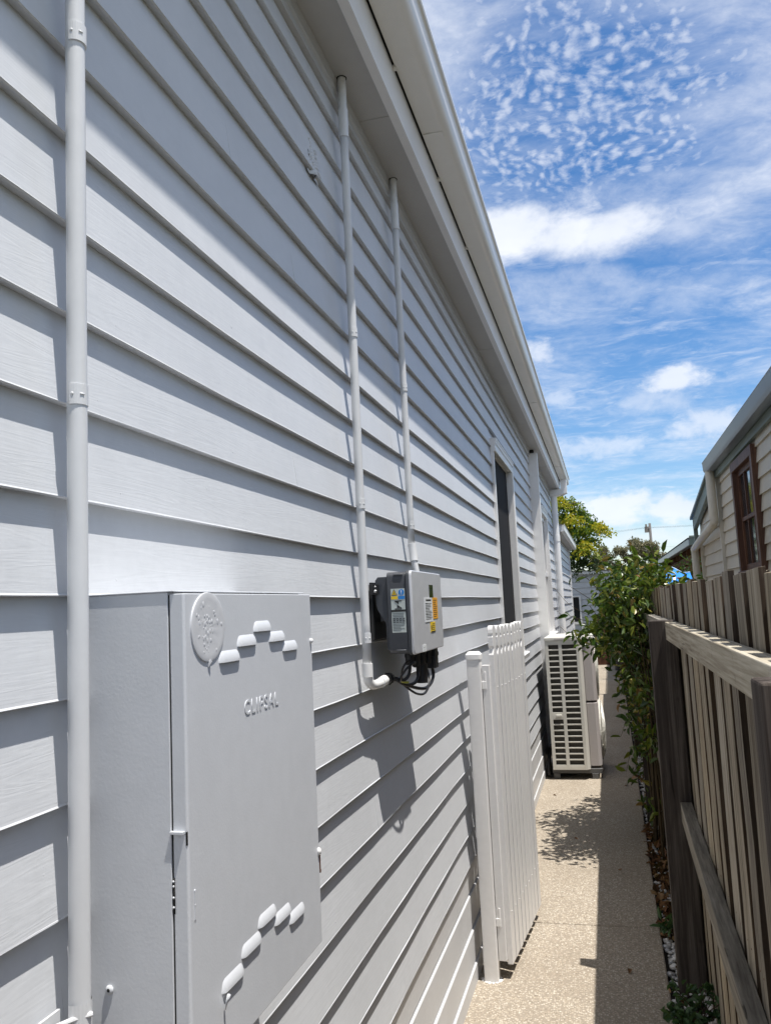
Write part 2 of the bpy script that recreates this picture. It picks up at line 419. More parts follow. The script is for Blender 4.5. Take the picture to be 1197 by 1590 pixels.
def leaf_field(P, size, aspect=.45, droop=.3, out_from=None, fold=.25):
    """many folded six-point leaves at points P (n x 3)"""
    n = len(P); L = size * NP.uniform(.6, 1.25, n)
    d = NP.normal(size=(n, 3)); d[:, 2] -= droop
    if out_from is not None:
        q = P - out_from; q /= (np.linalg.norm(q, axis=1, keepdims=True) + 1e-6); d += q * .9
    d /= np.linalg.norm(d, axis=1, keepdims=True)
    u = NP.normal(size=(n, 3)); u[:, 2] += 1.2
    sd = np.cross(d, u); sd /= np.linalg.norm(sd, axis=1, keepdims=True) + 1e-9
    nn = np.cross(sd, d)
    W = (L * aspect * .5)[:, None]; Lc = L[:, None]
    b = P; tip = P + d * Lc - nn * Lc * .12
    l1 = P + d * Lc * .28 + sd * W * .85 + nn * W * fold * 2; l2 = P + d * Lc * .65 + sd * W * .75 + nn * W * fold * 2
    r1 = P + d * Lc * .28 - sd * W * .85 + nn * W * fold * 2; r2 = P + d * Lc * .65 - sd * W * .75 + nn * W * fold * 2
    V = np.stack([b, l1, l2, tip, r2, r1], 1).reshape(-1, 3)
    o = np.arange(n)[:, None] * 6
    F = np.concatenate([o + np.array([[0, 3, 2, 1]]), o + np.array([[0, 5, 4, 3]])], 0)
    return V, F


def in_blob(c, r, n, shell=.35):
    d = NP.normal(size=(n, 3)); d /= np.linalg.norm(d, axis=1, keepdims=True)
    q = NP.uniform(shell, 1, n) ** .6
    return np.array(c) + d * q[:, None] * np.array(r)


def clumps(c, r, nclump, nleaf, spread):
    cc = in_blob(c, r, nclump); P = np.repeat(cc, nleaf, 0); return P + NP.normal(size=P.shape) * spread


# ------------------------------------------------------------------ ground, path, bed
g = MB(); S = 900
g.add([(-S, -S, -.06), (S, -S, -.06), (S, S, -.06), (-S, S, -.06)], [(0, 1, 2, 3)])
structure(g.build('ground', 'ground'))
p = MB(); ys = [-7.0, -2.8, .9, 4.62, 8.32, 12.0, 15.7, 19.4, 22.6]
for a, b in zip(ys[:-1], ys[1:]):
    xe0 = .135 + max(0, (a - 4) * .006); xe1 = .135 + max(0, (b - 4) * .006)
    q = [(-.80, a + .004), (xe0, a + .004), (xe1, b - .004), (-.80, b - .004)]
    p.prism(q, 2, -.10, 0.0)
structure(p.build('path', 'path', bevel=.006))
p = MB(); p.prism([(-.80, -7), (.12, -7), (.12, 22.6), (-.80, 22.6)], 2, -.12, -.008)
structure(p.build('path_base', 'soil'))
p = MB(); n = 104
for i in range(n):
    y0 = -7 + i * .29; y1 = y0 + .29
    p.add([(.10, y0, -.045), (.60, y0, -.03), (.60, y1, -.03), (.10, y1, -.045)], [(0, 1, 2, 3)])
structure(p.build('garden_bed', 'soil'))

# white pebbles and dry leaves along the fence
pb = MB()
def pebble_zone(y0, y1, n, xa=.15, xb=.31):
    for i in range(n):
        y = R_.uniform(y0, y1); x = R_.uniform(xa, xb) + max(0, (y - 4) * .006)
        r = R_.uniform(.008, .017)
        pb.ball((x, y, -.035 + R_.uniform(0, .02)), r, 6, 0, (R_.uniform(.8, 1.4), R_.uniform(.8, 1.4), R_.uniform(.6, .9)))
pebble_zone(2.6, 4.75, 520); pebble_zone(4.75, 6.4, 130); pebble_zone(6.4, 9.5, 620); pebble_zone(9.5, 16, 350)
stuff(pb.build('gravel', 'pebble', smooth=True)); bpy.data.objects['gravel']['label'] = 'white pebbles filling the narrow bed along the paling fence'
P = np.column_stack([NP.uniform(.15, .33, 420), NP.uniform(4.4, 6.6, 420), NP.uniform(-.03, .012, 420)])
P2 = np.column_stack([NP.uniform(.14, .33, 90), NP.uniform(2.6, 9, 90), NP.uniform(-.025, .01, 90)])
V, F = leaf_field(np.concatenate([P, P2]), .05, .7, 0, None, .3)
lb = MB().arrays(V, F); o = stuff(lb.build('leaf_litter', 'litter')); o['label'] = 'dry brown leaves lying in the bed beside the fence'
for i, (x, y) in enumerate([(-.03, 5.55), (-.55, 7.5), (-.02, 4.1), (-.35, 6.2), (.05, 7.9), (-.5, 4.95)]):
    V, F = leaf_field(np.array([[x, y, .008]]), .05, .6, 0, None, .3); V[:, 2] = np.clip(V[:, 2], .003, .03)
    tag(MB().arrays(V, F).build('fallen_leaf', 'litter'), ['brown fallen leaf on the shaded half of the path beyond the gate', 'brown fallen leaf on the sunlit path near the house plinth', 'fallen leaf on the shaded path closest to the camera', 'brown fallen leaf on the path among the shrub shadow', 'fallen leaf on the shaded path beside the pebble bed', 'fallen leaf on the sunlit path beside the gate'][i], 'leaf')

# ------------------------------------------------------------------ house
WX = -.70
house = thing('weatherboard_house', 'pale grey weatherboard house with white gutter filling the left of the passage', 'house', (-.70, 6, 0))
ZB = [1.735 + .1328 * i for i in range(13, 0, -1)] + [1.735, 1.597, 1.462, 1.323, 1.187, 1.052, .912, .768, .628, .493]
TOPZ = 3.35


def boards(mb, y0, y1, zlist, ztop, x, step=.30, thick=.017, sgn=1, jit=True, mi=0):
    """lapped boards: every board leans out to a proud bottom edge (sgn +1 faces +x)"""
    n = max(2, int((y1 - y0) / step) + 1); ysn = [y0 + (y1 - y0) * i / (n - 1) for i in range(n)]
    top = ztop
    for zb in zlist:
        if zb >= ztop - .01: continue
        ph = R_.uniform(0, 9); rows = []
        for y in ysn:
            j = (math.sin(y * 1.7 + ph) * .0016 + math.sin(y * 4.9 + ph * 2) * .0008 + R_.uniform(-.0006, .0006)) if jit else 0
            rows.append([(x - sgn * (thick + .001), y, top + .012), (x - sgn * .0012, y, zb + .004 + j), (x + sgn * R_.uniform(-.0008, .0012) * jit, y, zb + .0015 + j), (x - sgn * .003, y, zb + j), (x - sgn * (thick + .004), y, zb + .003 + j)])
        vs = [v for r in rows for v in r]; fs = []
        for i in range(n - 1):
            for q in range(4):
                a = i * 5 + q; f = (a, a + 1, a + 6, a + 5); fs.append(f if sgn > 0 else f[::-1])
        fs += [(4, 3, 2, 1, 0), tuple(range((n - 1) * 5, n * 5))]
        mb.add(vs, fs, mi); top = zb


# window openings cut out of the boards: (y0, y1, z0, z1)
OP1 = (5.70, 6.84, 1.30, 2.86); OP2 = (10.05, 11.0, 1.30, 2.86)
wb = MB()
def wall_run(y0, y1): boards(wb, y0, y1, ZB, TOPZ, WX)
wall_run(-7.0, OP1[0]); wall_run(OP1[1], 8.955); wall_run(9.045, OP2[0]); wall_run(OP2[1], 12.62)
for op in (OP1, OP2):
    boards(wb, op[0], op[1], [z for z in ZB if z > op[3] - .02], TOPZ, WX)
    boards(wb, op[0], op[1], [z for z in ZB if z < op[2] - .02], op[2] - .0, WX)
def on_board(zb, h):                                   # x of the board face h above its lower edge
    return WX - .0012 - .0168 * h / .1328
for zb in ZB:
    if zb > 3.3: continue
    for y in np.arange(.62 + R_.uniform(-.05, .05), 9.0, .45):
        if OP1[0] - .05 < y < OP1[1] + .05 and OP1[2] - .1 < zb < OP1[3]: continue
        yy_ = y + R_.uniform(-.02, .02); wb.ball((on_board(zb, .022) - .0002, yy_, zb + .022 + R_.uniform(-.003, .003)), .0036, 6, 0, (.28, 1, 1))
    for y in [R_.uniform(.5, 3.2), R_.uniform(3.4, 8.8)][:R_.choice((0, 1, 1, 2))]:
        if OP1[0] - .05 < y < OP1[1] + .05: continue
        wb.prism([(on_board(zb, 0) - .003, zb + .001), (on_board(zb, 0) + .0013, zb + .001), (on_board(zb, .127) + .0010, zb + .127), (on_board(zb, .127) - .003, zb + .127)], 1, y, y + .0022)
wb.build('weatherboard_cladding', 'board', house)
core = MB()
for a, b in ((-7.0, OP1[0] + .06), (OP1[1] - .06, OP2[0] + .06), (OP2[1] - .06, 12.62)): core.box(-1.0, WX - .024, a, b, 0, 3.40)
for op in (OP1, OP2):
    core.box(-1.0, WX - .024, op[0] + .06, op[1] - .06, 0, op[2]); core.box(-1.0, WX - .024, op[0] + .06, op[1] - .06, op[3] - .06, 3.40)
core.box(-7, -1.0, -7, 12.62, 0, 3.4)
core.build('wall_frame', 'board', house)
pl = MB()
for z0, z1, x in ((.372, .50, WX - .014), (.222, .364, WX - .008), (.082, .216, WX), (-.02, .076, WX + .008)):
    pl.prism([(WX - .03, z0), (x, z0), (x, z1 - .004), (x - .004, z1), (WX - .03, z1)], 1, -7, 12.62)
pl.build('plinth', 'plinth', house)
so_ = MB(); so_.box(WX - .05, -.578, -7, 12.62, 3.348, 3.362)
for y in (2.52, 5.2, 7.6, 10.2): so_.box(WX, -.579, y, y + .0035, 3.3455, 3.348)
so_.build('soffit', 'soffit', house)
co = MB(); co.prism([(WX - .02, 3.3478), (WX + .012, 3.3478), (WX + .0105, 3.336), (WX + .006, 3.326), (WX + .009, 3.318), (WX + .009, 3.309), (WX + .004, 3.303), (WX + .0045, 3.282), (WX + .008, 3.277), (WX + .008, 3.269), (WX - .02, 3.267)], 1, -7, 12.6)
co.build('cornice_moulding', 'soffit', house, smooth=35)
fa = MB(); n = 40
for i in range(n):
    y0 = -7 + 19.62 * i / n; y1 = y0 + 19.62 / n
    fa.prism([(-.580, 3.338), (-.549, 3.334), (-.547, 3.50), (-.580, 3.50)], 1, y0, y1, caps=(i in (0, n - 1)))
fa.build('fascia', 'trim', house)
fa = MB(); fa.box(-.5466, -.5445, -7, 12.6, 3.475, 3.52); fa.build('fascia_gap', 'hole', house)
gu = MB()
gprof = [(-.5400, 3.60), (-.5400, 3.474), (-.5370, 3.4695), (-.470, 3.4665), (-.452, 3.4675), (-.440, 3.472), (-.432, 3.480), (-.427, 3.492), (-.424, 3.510), (-.423, 3.530), (-.424, 3.548), (-.421, 3.553), (-.414, 3.554), (-.411, 3.560), (-.412, 3.570), (-.417, 3.573), (-.424, 3.571), (-.428, 3.566), (-.430, 3.50), (-.436, 3.484), (-.450, 3.474), (-.534, 3.476), (-.5375, 3.60)]
gu.prism(gprof, 1, -7, 12.96); gu.prism([(u, v) for u, v in gprof[:17]], 1, 12.955, 12.962)
for y in (2.86, 7.3, 11.0): gu.box(-.535, -.46, y, y + .05, 3.4640, 3.4668)
for y in (1.9, 2.45, 3.2, 3.9): gu.box(-.5475, -.535, y, y + .018, 3.4655, 3.4775)
gu.build('gutter', 'gutter', house, smooth=30)
rf = MB()
for i in range(100):
    y0 = -7.1 + i * .2
    rf.add([(-.47, y0, 3.575), (-.47, y0 + .1, 3.592), (-.47, y0 + .2, 3.575), (-7, y0, 5.6), (-7, y0 + .1, 5.617), (-7, y0 + .2, 5.6)], [(0, 1, 4, 3), (1, 2, 5, 4)])
rf.build('roof', 'roof', house)


def window(op, sash):
    y0, y1, z0, z1 = op; a = .095; al = .035
    fr = MB()
    for q in (0, 1):
        ya = y0 if q == 0 else y1 - a; wd = al if q == 0 else a
        fr.box(WX - .012, WX + (.012 if q == 0 else .026), ya, ya + wd, z0, z1 - a)
        if q: fr.box(WX + .026, WX + .031, ya + .018, ya + wd - .018, z0, z1 - a)
    fr.prism([(WX - .012, z1 - a), (WX + .026, z1 - a), (WX + .030, z1 - a + .02), (WX + .024, z1 - a + .028), (WX + .024, z1 - a + .05), (WX + .031, z1 - a + .06), (WX + .031, z1 - .02), (WX + .036, z1 - .012), (WX + .036, z1), (WX - .012, z1)], 1, y0, y1)
    w_ = fr.build('window', 'trim', house, bevel=.002)
    rv = MB(); rv.box(WX - .13, WX - .013, y1 - a - .004, y1 - a + .012, z0, z1 - a); rv.box(WX - .13, WX - .013, y0 + al - .012, y0 + al + .004, z0, z1 - a); rv.box(WX - .13, WX - .013, y0 + al + .004, y1 - a - .004, z1 - a - .004, z1 - a + .012)
    rv.build('reveal', 'trim', w_)
    if sash:
        sh = MB(); ya, yb = y0 + al + .004, y1 - a - .004; zm = (z0 + z1 - a) / 2
        for za, zb, x in ((z0, zm, WX - .075), (zm - .03, z1 - a - .004, WX - .045)):
            sh.box(x, x + .035, ya, ya + .045, za, zb); sh.box(x, x + .035, yb - .045, yb, za, zb); sh.box(x, x + .035, ya + .045, yb - .045, za, za + .06); sh.box(x, x + .035, ya + .045, yb - .045, zb - .045, zb)
        sh.build('sash', 'trim', w_, bevel=.002)
        MB().box(WX - .10, WX - .08, ya, yb, z0, z1 - a).build('pane', 'glass', w_)
    else:
        MB().box(WX - .05, WX - .022, y0 + al + .004, y1 - a - .004, z0, z1 - a - .004).build('fly_screen', 'screen', w_)
    MB().prism([(WX - .03, z0 - .04), (WX + .06, z0 - .045), (WX + .065, z0 - .012), (WX + .055, z0 - .004), (WX - .03, z0)], 1, y0 - .03, y1 + .04).build('sill', 'trim', w_, bevel=.002)


window(OP1, False); window(OP2, True)
cb = MB(); cb.box(WX - .02, WX + .088, 8.96, 9.04, .08, 3.31); cb.build('corner_board', 'trim', house, bevel=.003)
cb = MB(); cb.box(WX - .016, WX + .05, 8.955, 9.045, 3.312, 3.347); cb.build('corner_gap', 'hole', house)
dp = MB()
dp.tube([(WX + .06, 12.35, 3.27), (WX + .06, 12.35, 2.55), (WX + .06, 12.35, .04)], .046, 16)
for z in (2.56, 1.1): dp.tube([(WX + .06, 12.35, z), (WX + .06, 12.35, z + .09)], .051, 16)
dpo = dp.build('downpipe', 'trim', house, smooth=40)
sp = MB(); sp.prism([(WX + .008, 3.235), (WX + .12, 3.235), (-.440, 3.265), (-.437, 3.47), (-.530, 3.47), (-.530, 3.332), (WX + .008, 3.322)], 1, 12.28, 12.42)
sp.build('gutter_outlet', 'trim', dpo, bevel=.003)
# peeling spot of old filler on the boards
fs_ = MB(); n = 22; vs = []
for i in range(n + 1):
    for j in range(n + 1):
        u, v_ = i / n * 2 - 1, j / n * 2 - 1
        e = max(0, 1 - (u * u + v_ * v_) * (1 + .5 * math.sin(5 * math.atan2(v_, u) + 1)))
        vs.append((WX - .0215 + .0165 * (1 - (2.972 + v_ * .055 - 2.932) / .1328) + (.0045 + R_.uniform(-.003, .004)) * min(1, e * 3) - (.006 if e == 0 else 0), 2.075 + u * .045, 2.972 + v_ * .055))
fs_.add(vs, [(i * (n + 1) + j, (i + 1) * (n + 1) + j, (i + 1) * (n + 1) + j + 1, i * (n + 1) + j + 1) for i in range(n) for j in range(n)])
fs_.build('filler_patch', 'board', house)
# lower rear wing
rw = MB(); boards(rw, 12.80, 17.9, [2.70 - .134 * i for i in range(20)], 2.78, WX + .0, .5)
rw.build('rear_cladding', 'board', house)
MB().box(-6, WX - .022, 12.62, 17.9, 0, 2.80).build('rear_wall_frame', 'board', house)
rg = MB(); rg.prism([(-.69, 2.80), (-.69, 2.755), (-.56, 2.752), (-.545, 2.77), (-.542, 2.85), (-.535, 2.86), (-.54, 2.868), (-.55, 2.865), (-.555, 2.80), (-.56, 2.775), (-.685, 2.775)], 1, 12.95, 18.1); rg.box(-.685, -.555, 12.95, 12.955, 2.77, 2.85)
rg.build('rear_gutter', 'trim', house, bevel=.002)
MB().box(WX - .02, WX + .02, 17.86, 17.93, .02, 2.75).build('rear_corner_board', 'trim', house)
MB().add([(-.57, 12.9, 2.86), (-.57, 18.1, 2.86), (-4.5, 18.1, 3.5), (-4.5, 12.9, 3.5)], [(0, 1, 2, 3)]).build('rear_roof', 'roof', house)
MB().prism([(WX - .02, 2.75), (WX + .10, 2.745), (WX + .10, 2.752), (WX - .02, 2.758)], 1, 12.82, 17.9).build('rear_soffit', 'soffit', house)


# ------------------------------------------------------------------ conduits
def saddle(root, x, y, z, r, side=-1, mat='conduit'):
    """two-tab strap round a pipe; its foot on the near side"""
    q = MB(); n = 14; w_ = .028; R1 = r + .0020
    for i in range(n):
        a0 = math.pi * (-.5 + i / n); a1 = math.pi * (-.5 + (i + 1) / n)
        P = [(x + R1 * math.cos(a), y + R1 * math.sin(a)) for a in (a0, a1)]
        Pi = [(x + (r - .0005) * math.cos(a), y + (r - .0005) * math.sin(a)) for a in (a0, a1)]
        q.add([(*P[0], z - w_ / 2), (*P[1], z - w_ / 2), (*P[1], z + w_ / 2), (*P[0], z + w_ / 2), (*Pi[0], z - w_ / 2), (*Pi[1], z - w_ / 2), (*Pi[1], z + w_ / 2), (*Pi[0], z + w_ / 2)],
              [(0, 1, 2, 3), (0, 4, 5, 1), (3, 2, 6, 7)])
    s_ = q.build('saddle', mat, root, smooth=40)
    sc = MB(); 
    sc.ball((x + R1 * .25, y - R1 * .97, z), .0026, 8, 0, (1, .35, 1)); sc.tube([(x + R1 * .78, y - R1 * .60, z), (x + R1 * .95, y - R1 * .25, z)], .0018, 8)
    sc.build('screw', mat, s_, smooth=True)
    return s_


cx = WX + .026
# near conduit beside the meter box
c1 = thing('conduit', 'thick grey painted conduit running full height between camera edge and meter box', 'conduit', (cx, .945, 1.0))
pp = MB(); pp.tube([(cx + .002 * math.sin(z * 1.3), .945, z) for z in np.linspace(.9, 3.349, 22)], .0135, 20); pp.build('pipe', 'conduit', c1, smooth=True)
for z in (2.535, 2.006): saddle(c1, cx, .945, z, .0135)
s3 = MB()  # the big half saddle at the bottom with its long foot
for i in range(12):
    a0 = math.pi * (-.55 + 1.1 * i / 12); a1 = math.pi * (-.55 + 1.1 * (i + 1) / 12); r_ = .0165
    s3.add([(cx + r_ * math.cos(a), .945 + r_ * math.sin(a), z) for a in (a0, a1) for z in (1.195, 1.232)], [(0, 2, 3, 1)])
s3.box(cx - .02, cx - .0165, .895, .932, 1.195, 1.226)
s3.tube(curve_pts([(cx - .012, .902, 1.215), (cx + .004, .930, 1.216), (cx + .0185, .947, 1.216)], 4), .0035, 8)
so3 = s3.build('saddle', 'conduit', c1, smooth=35)
MB().ball((cx - .016, .903, 1.211), .0055, 8, 0, (.6, 1, 1)).build('screw', 'steel', so3, smooth=True)

c2 = thing('conduit', 'white conduit from the soffit down past the inverter ending in an elbow and black gland', 'conduit', (cx, 2.283, 1.5), 'white conduits above the inverter')
pp = MB(); pp.tube([(cx, 2.283, z) for z in np.linspace(1.535, 3.15, 14)], .0128, 16); pp.build('pipe', 'conduit', c2, smooth=True)
for z in (2.525, 2.006, 1.617): saddle(c2, cx, 2.283, z, .0128)
q = MB(); q.tube([(cx, 2.283, 3.15), (cx, 2.283, 3.243)], .0150, 16); q.tube([(cx, 2.283, 3.192), (cx, 2.283, 3.196)], .0155, 16); q.build('coupling', 'conduit', c2, smooth=40)
def flex(root, x, y, z0, z1, r, mat):
    q = MB(); zs = []; rs = []; z = z0
    while z < z1:
        zs += [z, z + .0016, z + .0040, z + .0056]; rs += [r, r + .0012, r + .0012, r]; z += .0068
    q.tube([(x, y, a) for a in zs], rs, 14); return q.build('corrugated_pipe', mat, root, smooth=True)
flex(c2, cx, 2.283, 3.243, 3.349, .0118, 'conduit')
q = MB(); q.tube([(cx, 2.283, 3.3465), (cx, 2.283, 3.3495)], .0165, 16); q.build('soffit_hole', 'hole', c2)
q = MB(); q.tube([(cx, 2.283, 1.545), (cx, 2.283, 1.507)], .0158, 16)
q.tube(curve_pts([(cx, 2.283, 1.52), (cx, 2.288, 1.496), (cx + .004, 2.31, 1.482), (cx + .008, 2.345, 1.480), (cx + .012, 2.385, 1.482), (cx + .014, 2.41, 1.485)], 5), .0135, 16)
q.tube([(cx + .011, 2.375, 1.4815), (cx + .014, 2.412, 1.4855)], .0155, 16)
q.build('elbow', 'pvc', c2, smooth=40)
q = MB(); a = Vector((cx + .014, 2.410, 1.485)); b = Vector((cx + .020, 2.470, 1.488))
q.tube([a, a.lerp(b, .45)], .0172, 6); q.tube([a.lerp(b, .45), a.lerp(b, .55), b], [.0185, .0185, .011], 14)
for i in range(10):
    an = 2 * math.pi * i / 10; q.tube([a.lerp(b, .45) + Vector((math.cos(an), 0, math.sin(an))) * .0185, a.lerp(b, .9) + Vector((math.cos(an), 0, math.sin(an))) * .0125], .002, 4)
q.build('cable_gland', 'black', c2)

c3 = thing('conduit', 'white conduit from the soffit entering the top of the inverter', 'conduit', (cx, 2.925, 1.85), 'white conduits above the inverter')
pp = MB(); pp.tube([(cx, 2.925, z) for z in np.linspace(1.92, 3.145, 12)], .0125, 16); pp.build('pipe', 'conduit', c3, smooth=True)
for z in (2.518, 1.998): saddle(c3, cx, 2.925, z, .0125)
q = MB(); q.tube([(cx, 2.925, 3.142), (cx, 2.925, 3.250)], .0150, 16); q.tube([(cx, 2.925, 3.196), (cx, 2.925, 3.200)], .0156, 16)
q.build('coupling', 'conduit', c3, smooth=40)
q = MB(); q.tube([(cx, 2.925, 1.93), (cx + .004, 2.925, 1.90), (cx + .008, 2.918, 1.865)], .0152, 16); q.build('coupling', 'conduit', c3, smooth=40)
flex(c3, cx, 2.925, 3.250, 3.349, .0118, 'conduit')
q = MB(); q.tube([(cx + .008 + .010 * u, 2.918 - .004 * u, 1.866 - .062 * u) for u in np.linspace(0, 1, 19)], [.0112 + .0014 * (i % 2) for i in range(19)], 12); q.build('corrugated_tail', 'conduit', c3, smooth=True)
q = MB(); q.tube([(cx, 2.925, 3.3465), (cx, 2.925, 3.3495)], .0165, 16); q.build('soffit_hole', 'hole', c3)

# ------------------------------------------------------------------ meter box
mbx = thing('meter_box', 'grey painted steel meter box with louvred door and round blanking disc on the near wall', 'meter box', (-.63, 1.24, 1.10))
q = MB(); q.box(-.6985, -.5684, .992, 1.482, 1.102, 1.735); q.box(-.5684, -.5670, .998, 1.476, 1.110, 1.729)
q.box(-.6985, -.559, .990, 1.484, 1.7352, 1.7372)
bo = q.build('box_body', 'box', mbx, bevel=.002)
q = MB(); q.box(-.5683, -.5669, .9945, .998, 1.106, 1.731); q.build('door_gap', 'hole', bo)
q = MB(); q.ball((-.66, .9905, 1.225), .006, 10, 0, (1, .5, 1)); q.ball((-.66, .9885, 1.225), .0028, 8, 1, (1, .6, 1)); q.build('screw', ['box', 'hole'], bo, smooth=True)
DX = -.545
q = MB(); q.prism([(-.5668, .9945), (-.5475, .9945), (DX, .9975), (DX, 1.479), (-.5475, 1.482), (-.5668, 1.482)], 2, 1.104, 1.7325)
door = q.build('door', 'box', mbx, bevel=.0012)


def louvre_mesh():
    """pressed louvre hood: rounded top edge swelling out to an open lower lip"""
    W_, H_, D_ = .070, .0170, .0052; nu, nv = 14, 6; q = MB(); vs = []
    for i in range(nu + 1):
        u = i / nu
        for j in range(nv + 1):
            v = j / nv                                       # 0 top .. 1 lip
            side = min(1.0, (min(u, 1 - u) * W_) / .013); e = 1 - (1 - side) ** 2
            out = D_ * math.sin(v * math.pi / 2) ** .85 * math.sqrt(max(0, e))
            z = H_ / 2 - v * H_ - (1 - math.sqrt(max(0, e))) * (1 - v) * H_ * .75
            vs.append((out, (u - .5) * W_, z))
    fs = [(i * (nv + 1) + j, i * (nv + 1) + j + 1, (i + 1) * (nv + 1) + j + 1, (i + 1) * (nv + 1) + j) for i in range(nu) for j in range(nv)]
    q.add(vs, fs)
    lip = [i * (nv + 1) + nv for i in range(nu + 1)]
    o = len(q.v); q.v += [(vs[i][0] - .0022 if vs[i][0] > .003 else vs[i][0] * .3, vs[i][1], vs[i][2] + .0012) for i in lip]
    for i in range(nu): q.f.append((lip[i], o + i, o + i + 1, lip[i + 1])); q.mi.append(0)
    q.box(-.0008, .0004, -.030, .030, -H_ / 2 + .0006, -H_ / 2 + .006, 1)
    return q


lv0 = None
for y, z in ((1.127, 1.641), (1.189, 1.661), (1.250, 1.681), (1.310, 1.662), (1.368, 1.643), (1.113, 1.197), (1.177, 1.217), (1.237, 1.236), (1.298, 1.217), (1.360, 1.197)):
    if lv0 is None:
        lv0 = louvre_mesh().build('louvre', ['box', 'hole'], None, smooth=45); lv0.parent = door; o = lv0
    else:
        o = lv0.copy(); C.objects.link(o)
    o.location = Vector((DX - .0002, y, z)) - mbx.location


def lettering(txt, name, parent, mat, y0, y1, z0, z1, x, depth, bev=.0):
    cu = bpy.data.curves.new(name, 'FONT'); cu.body = txt; cu.extrude = .01; cu.resolution_u = 6; cu.space_character = 1.25; cu.offset = .006
    to = bpy.data.objects.new(name, cu); C.objects.link(to)
    dg = bpy.context.evaluated_depsgraph_get(); me = bpy.data.meshes.new_from_object(to.evaluated_get(dg)); bpy.data.objects.remove(to)
    v = np.empty(len(me.vertices) * 3); me.vertices.foreach_get('co', v); v = v.reshape(-1, 3)
    lo, hi = v.min(0), v.max(0); s = (v - lo) / (hi - lo)
    nv = np.column_stack([x + s[:, 2] * depth, y0 + s[:, 0] * (y1 - y0), z0 + s[:, 1] * (z1 - z0)])
    off = Vector((0, 0, 0)); p = parent
    while p is not None: off += p.location; p = p.parent
    nv -= np.array(off)
    me.vertices.foreach_set('co', nv.ravel()); me.materials.clear(); me.materials.append(M[mat]); me.update()
    o = bpy.data.objects.new(name, me); C.objects.link(o); o.parent = parent
    if bev:
        b = o.modifiers.new('bevel', 'BEVEL'); b.width = bev; b.segments = 2; b.limit_method = 'ANGLE'; b.angle_limit = math.radians(60)
    return o


lettering('CLIPSAL', 'lettering', door, 'box', 1.175, 1.308, 1.5475, 1.5695, DX - .0004, .0015, .0)
# round blanking disc, its paint blistered
q = MB(); n = 40; rr = [0, .010, .020, .030, .040, .0475, .0505, .0510]; hh = [.0022, .0022, .0022, .0022, .0022, .0026, .0020, 0]
cy, cz = 1.0605, 1.6855
vs = []
for j, (r, h) in enumerate(zip(rr, hh)):
    for i in range(n):
        a = 2 * math.pi * i / n
        vs.append((DX + h + (R_.uniform(-.0003, .0003) if 0 < j < 5 else 0), cy + r * math.cos(a), cz + r * math.sin(a) * .96))
fs = [(j * n + i, j * n + (i + 1) % n, (j + 1) * n + (i + 1) % n, (j + 1) * n + i) for j in range(len(rr) - 1) for i in range(n)]
q.add(vs, fs)
for i in range(70):
    y = cy - .006 + R_.gauss(0, .016); z = cz - .004 + R_.gauss(0, .020)
    if (y - cy) ** 2 + (z - cz) ** 2 < .044 ** 2: q.ball((DX + .0022, y, z), R_.uniform(.0010, .0036), 6, 0, (.22, R_.uniform(.6, 1), R_.uniform(.8, 1.6)))
q.tube([(DX + .003, cy + .002, cz - .047), (DX + .001, cy - .001, cz - .053), (DX + .001, cy - .002, cz - .056)], [.003, .002, .0006], 6)
q.build('blanking_disc', ['blank', 'hole'], door, smooth=50)
q = MB(); q.box(-.5685, -.549, .988, .9945, 1.4220, 1.4250); q.box(-.5484, -.5462, .9942, .9980, 1.407, 1.424, 1); q.build('latch_tab', ['box', 'hole'], door)
q = MB(); q.box(-.5675, -.5650, .9930, .9948, 1.322, 1.366, 1)
for z in (1.362, 1.356, 1.342, 1.330): q.ball((-.5665, .9932, z), .0018, 6)
q.build('hinge', ['box', 'hole'], door, smooth=True)
q = MB(); q.box(DX - .001, DX + .0012, 1.0075, 1.0100, 1.311, 1.347); q.ball((DX, 1.0088, 1.3465), .002, 6); q.ball((DX, 1.0088, 1.329), .002, 6); q.build('hinge_rivets', 'box', door, smooth=40)
q = MB(); q.ball((DX + .001, 1.4745, 1.6455), .0048, 8); q.build('corner_screw', 'trim', door, smooth=True)
q = MB(); q.ball((DX + .001, 1.4765, 1.262), .005, 8, 0, (1, 1, 1.4)); q.build('corner_screw', 'trim', door, smooth=True)
q = MB(); q.box(DX - .002, DX + .001, 1.4805, 1.4835, 1.226, 1.256); q.ball((DX, 1.483, 1.226), .0035, 6, 0, (.5, 1, 1.3)); q.build('rusty_lock', 'rust', door)
q = MB(); q.tube([(DX + .009, 1.082, 1.187), (DX + .004, 1.084, 1.175), (DX + .002, 1.085, 1.166)], [.0028, .0018, .0005], 6); q.build('paint_drip', 'box', door, smooth=True)

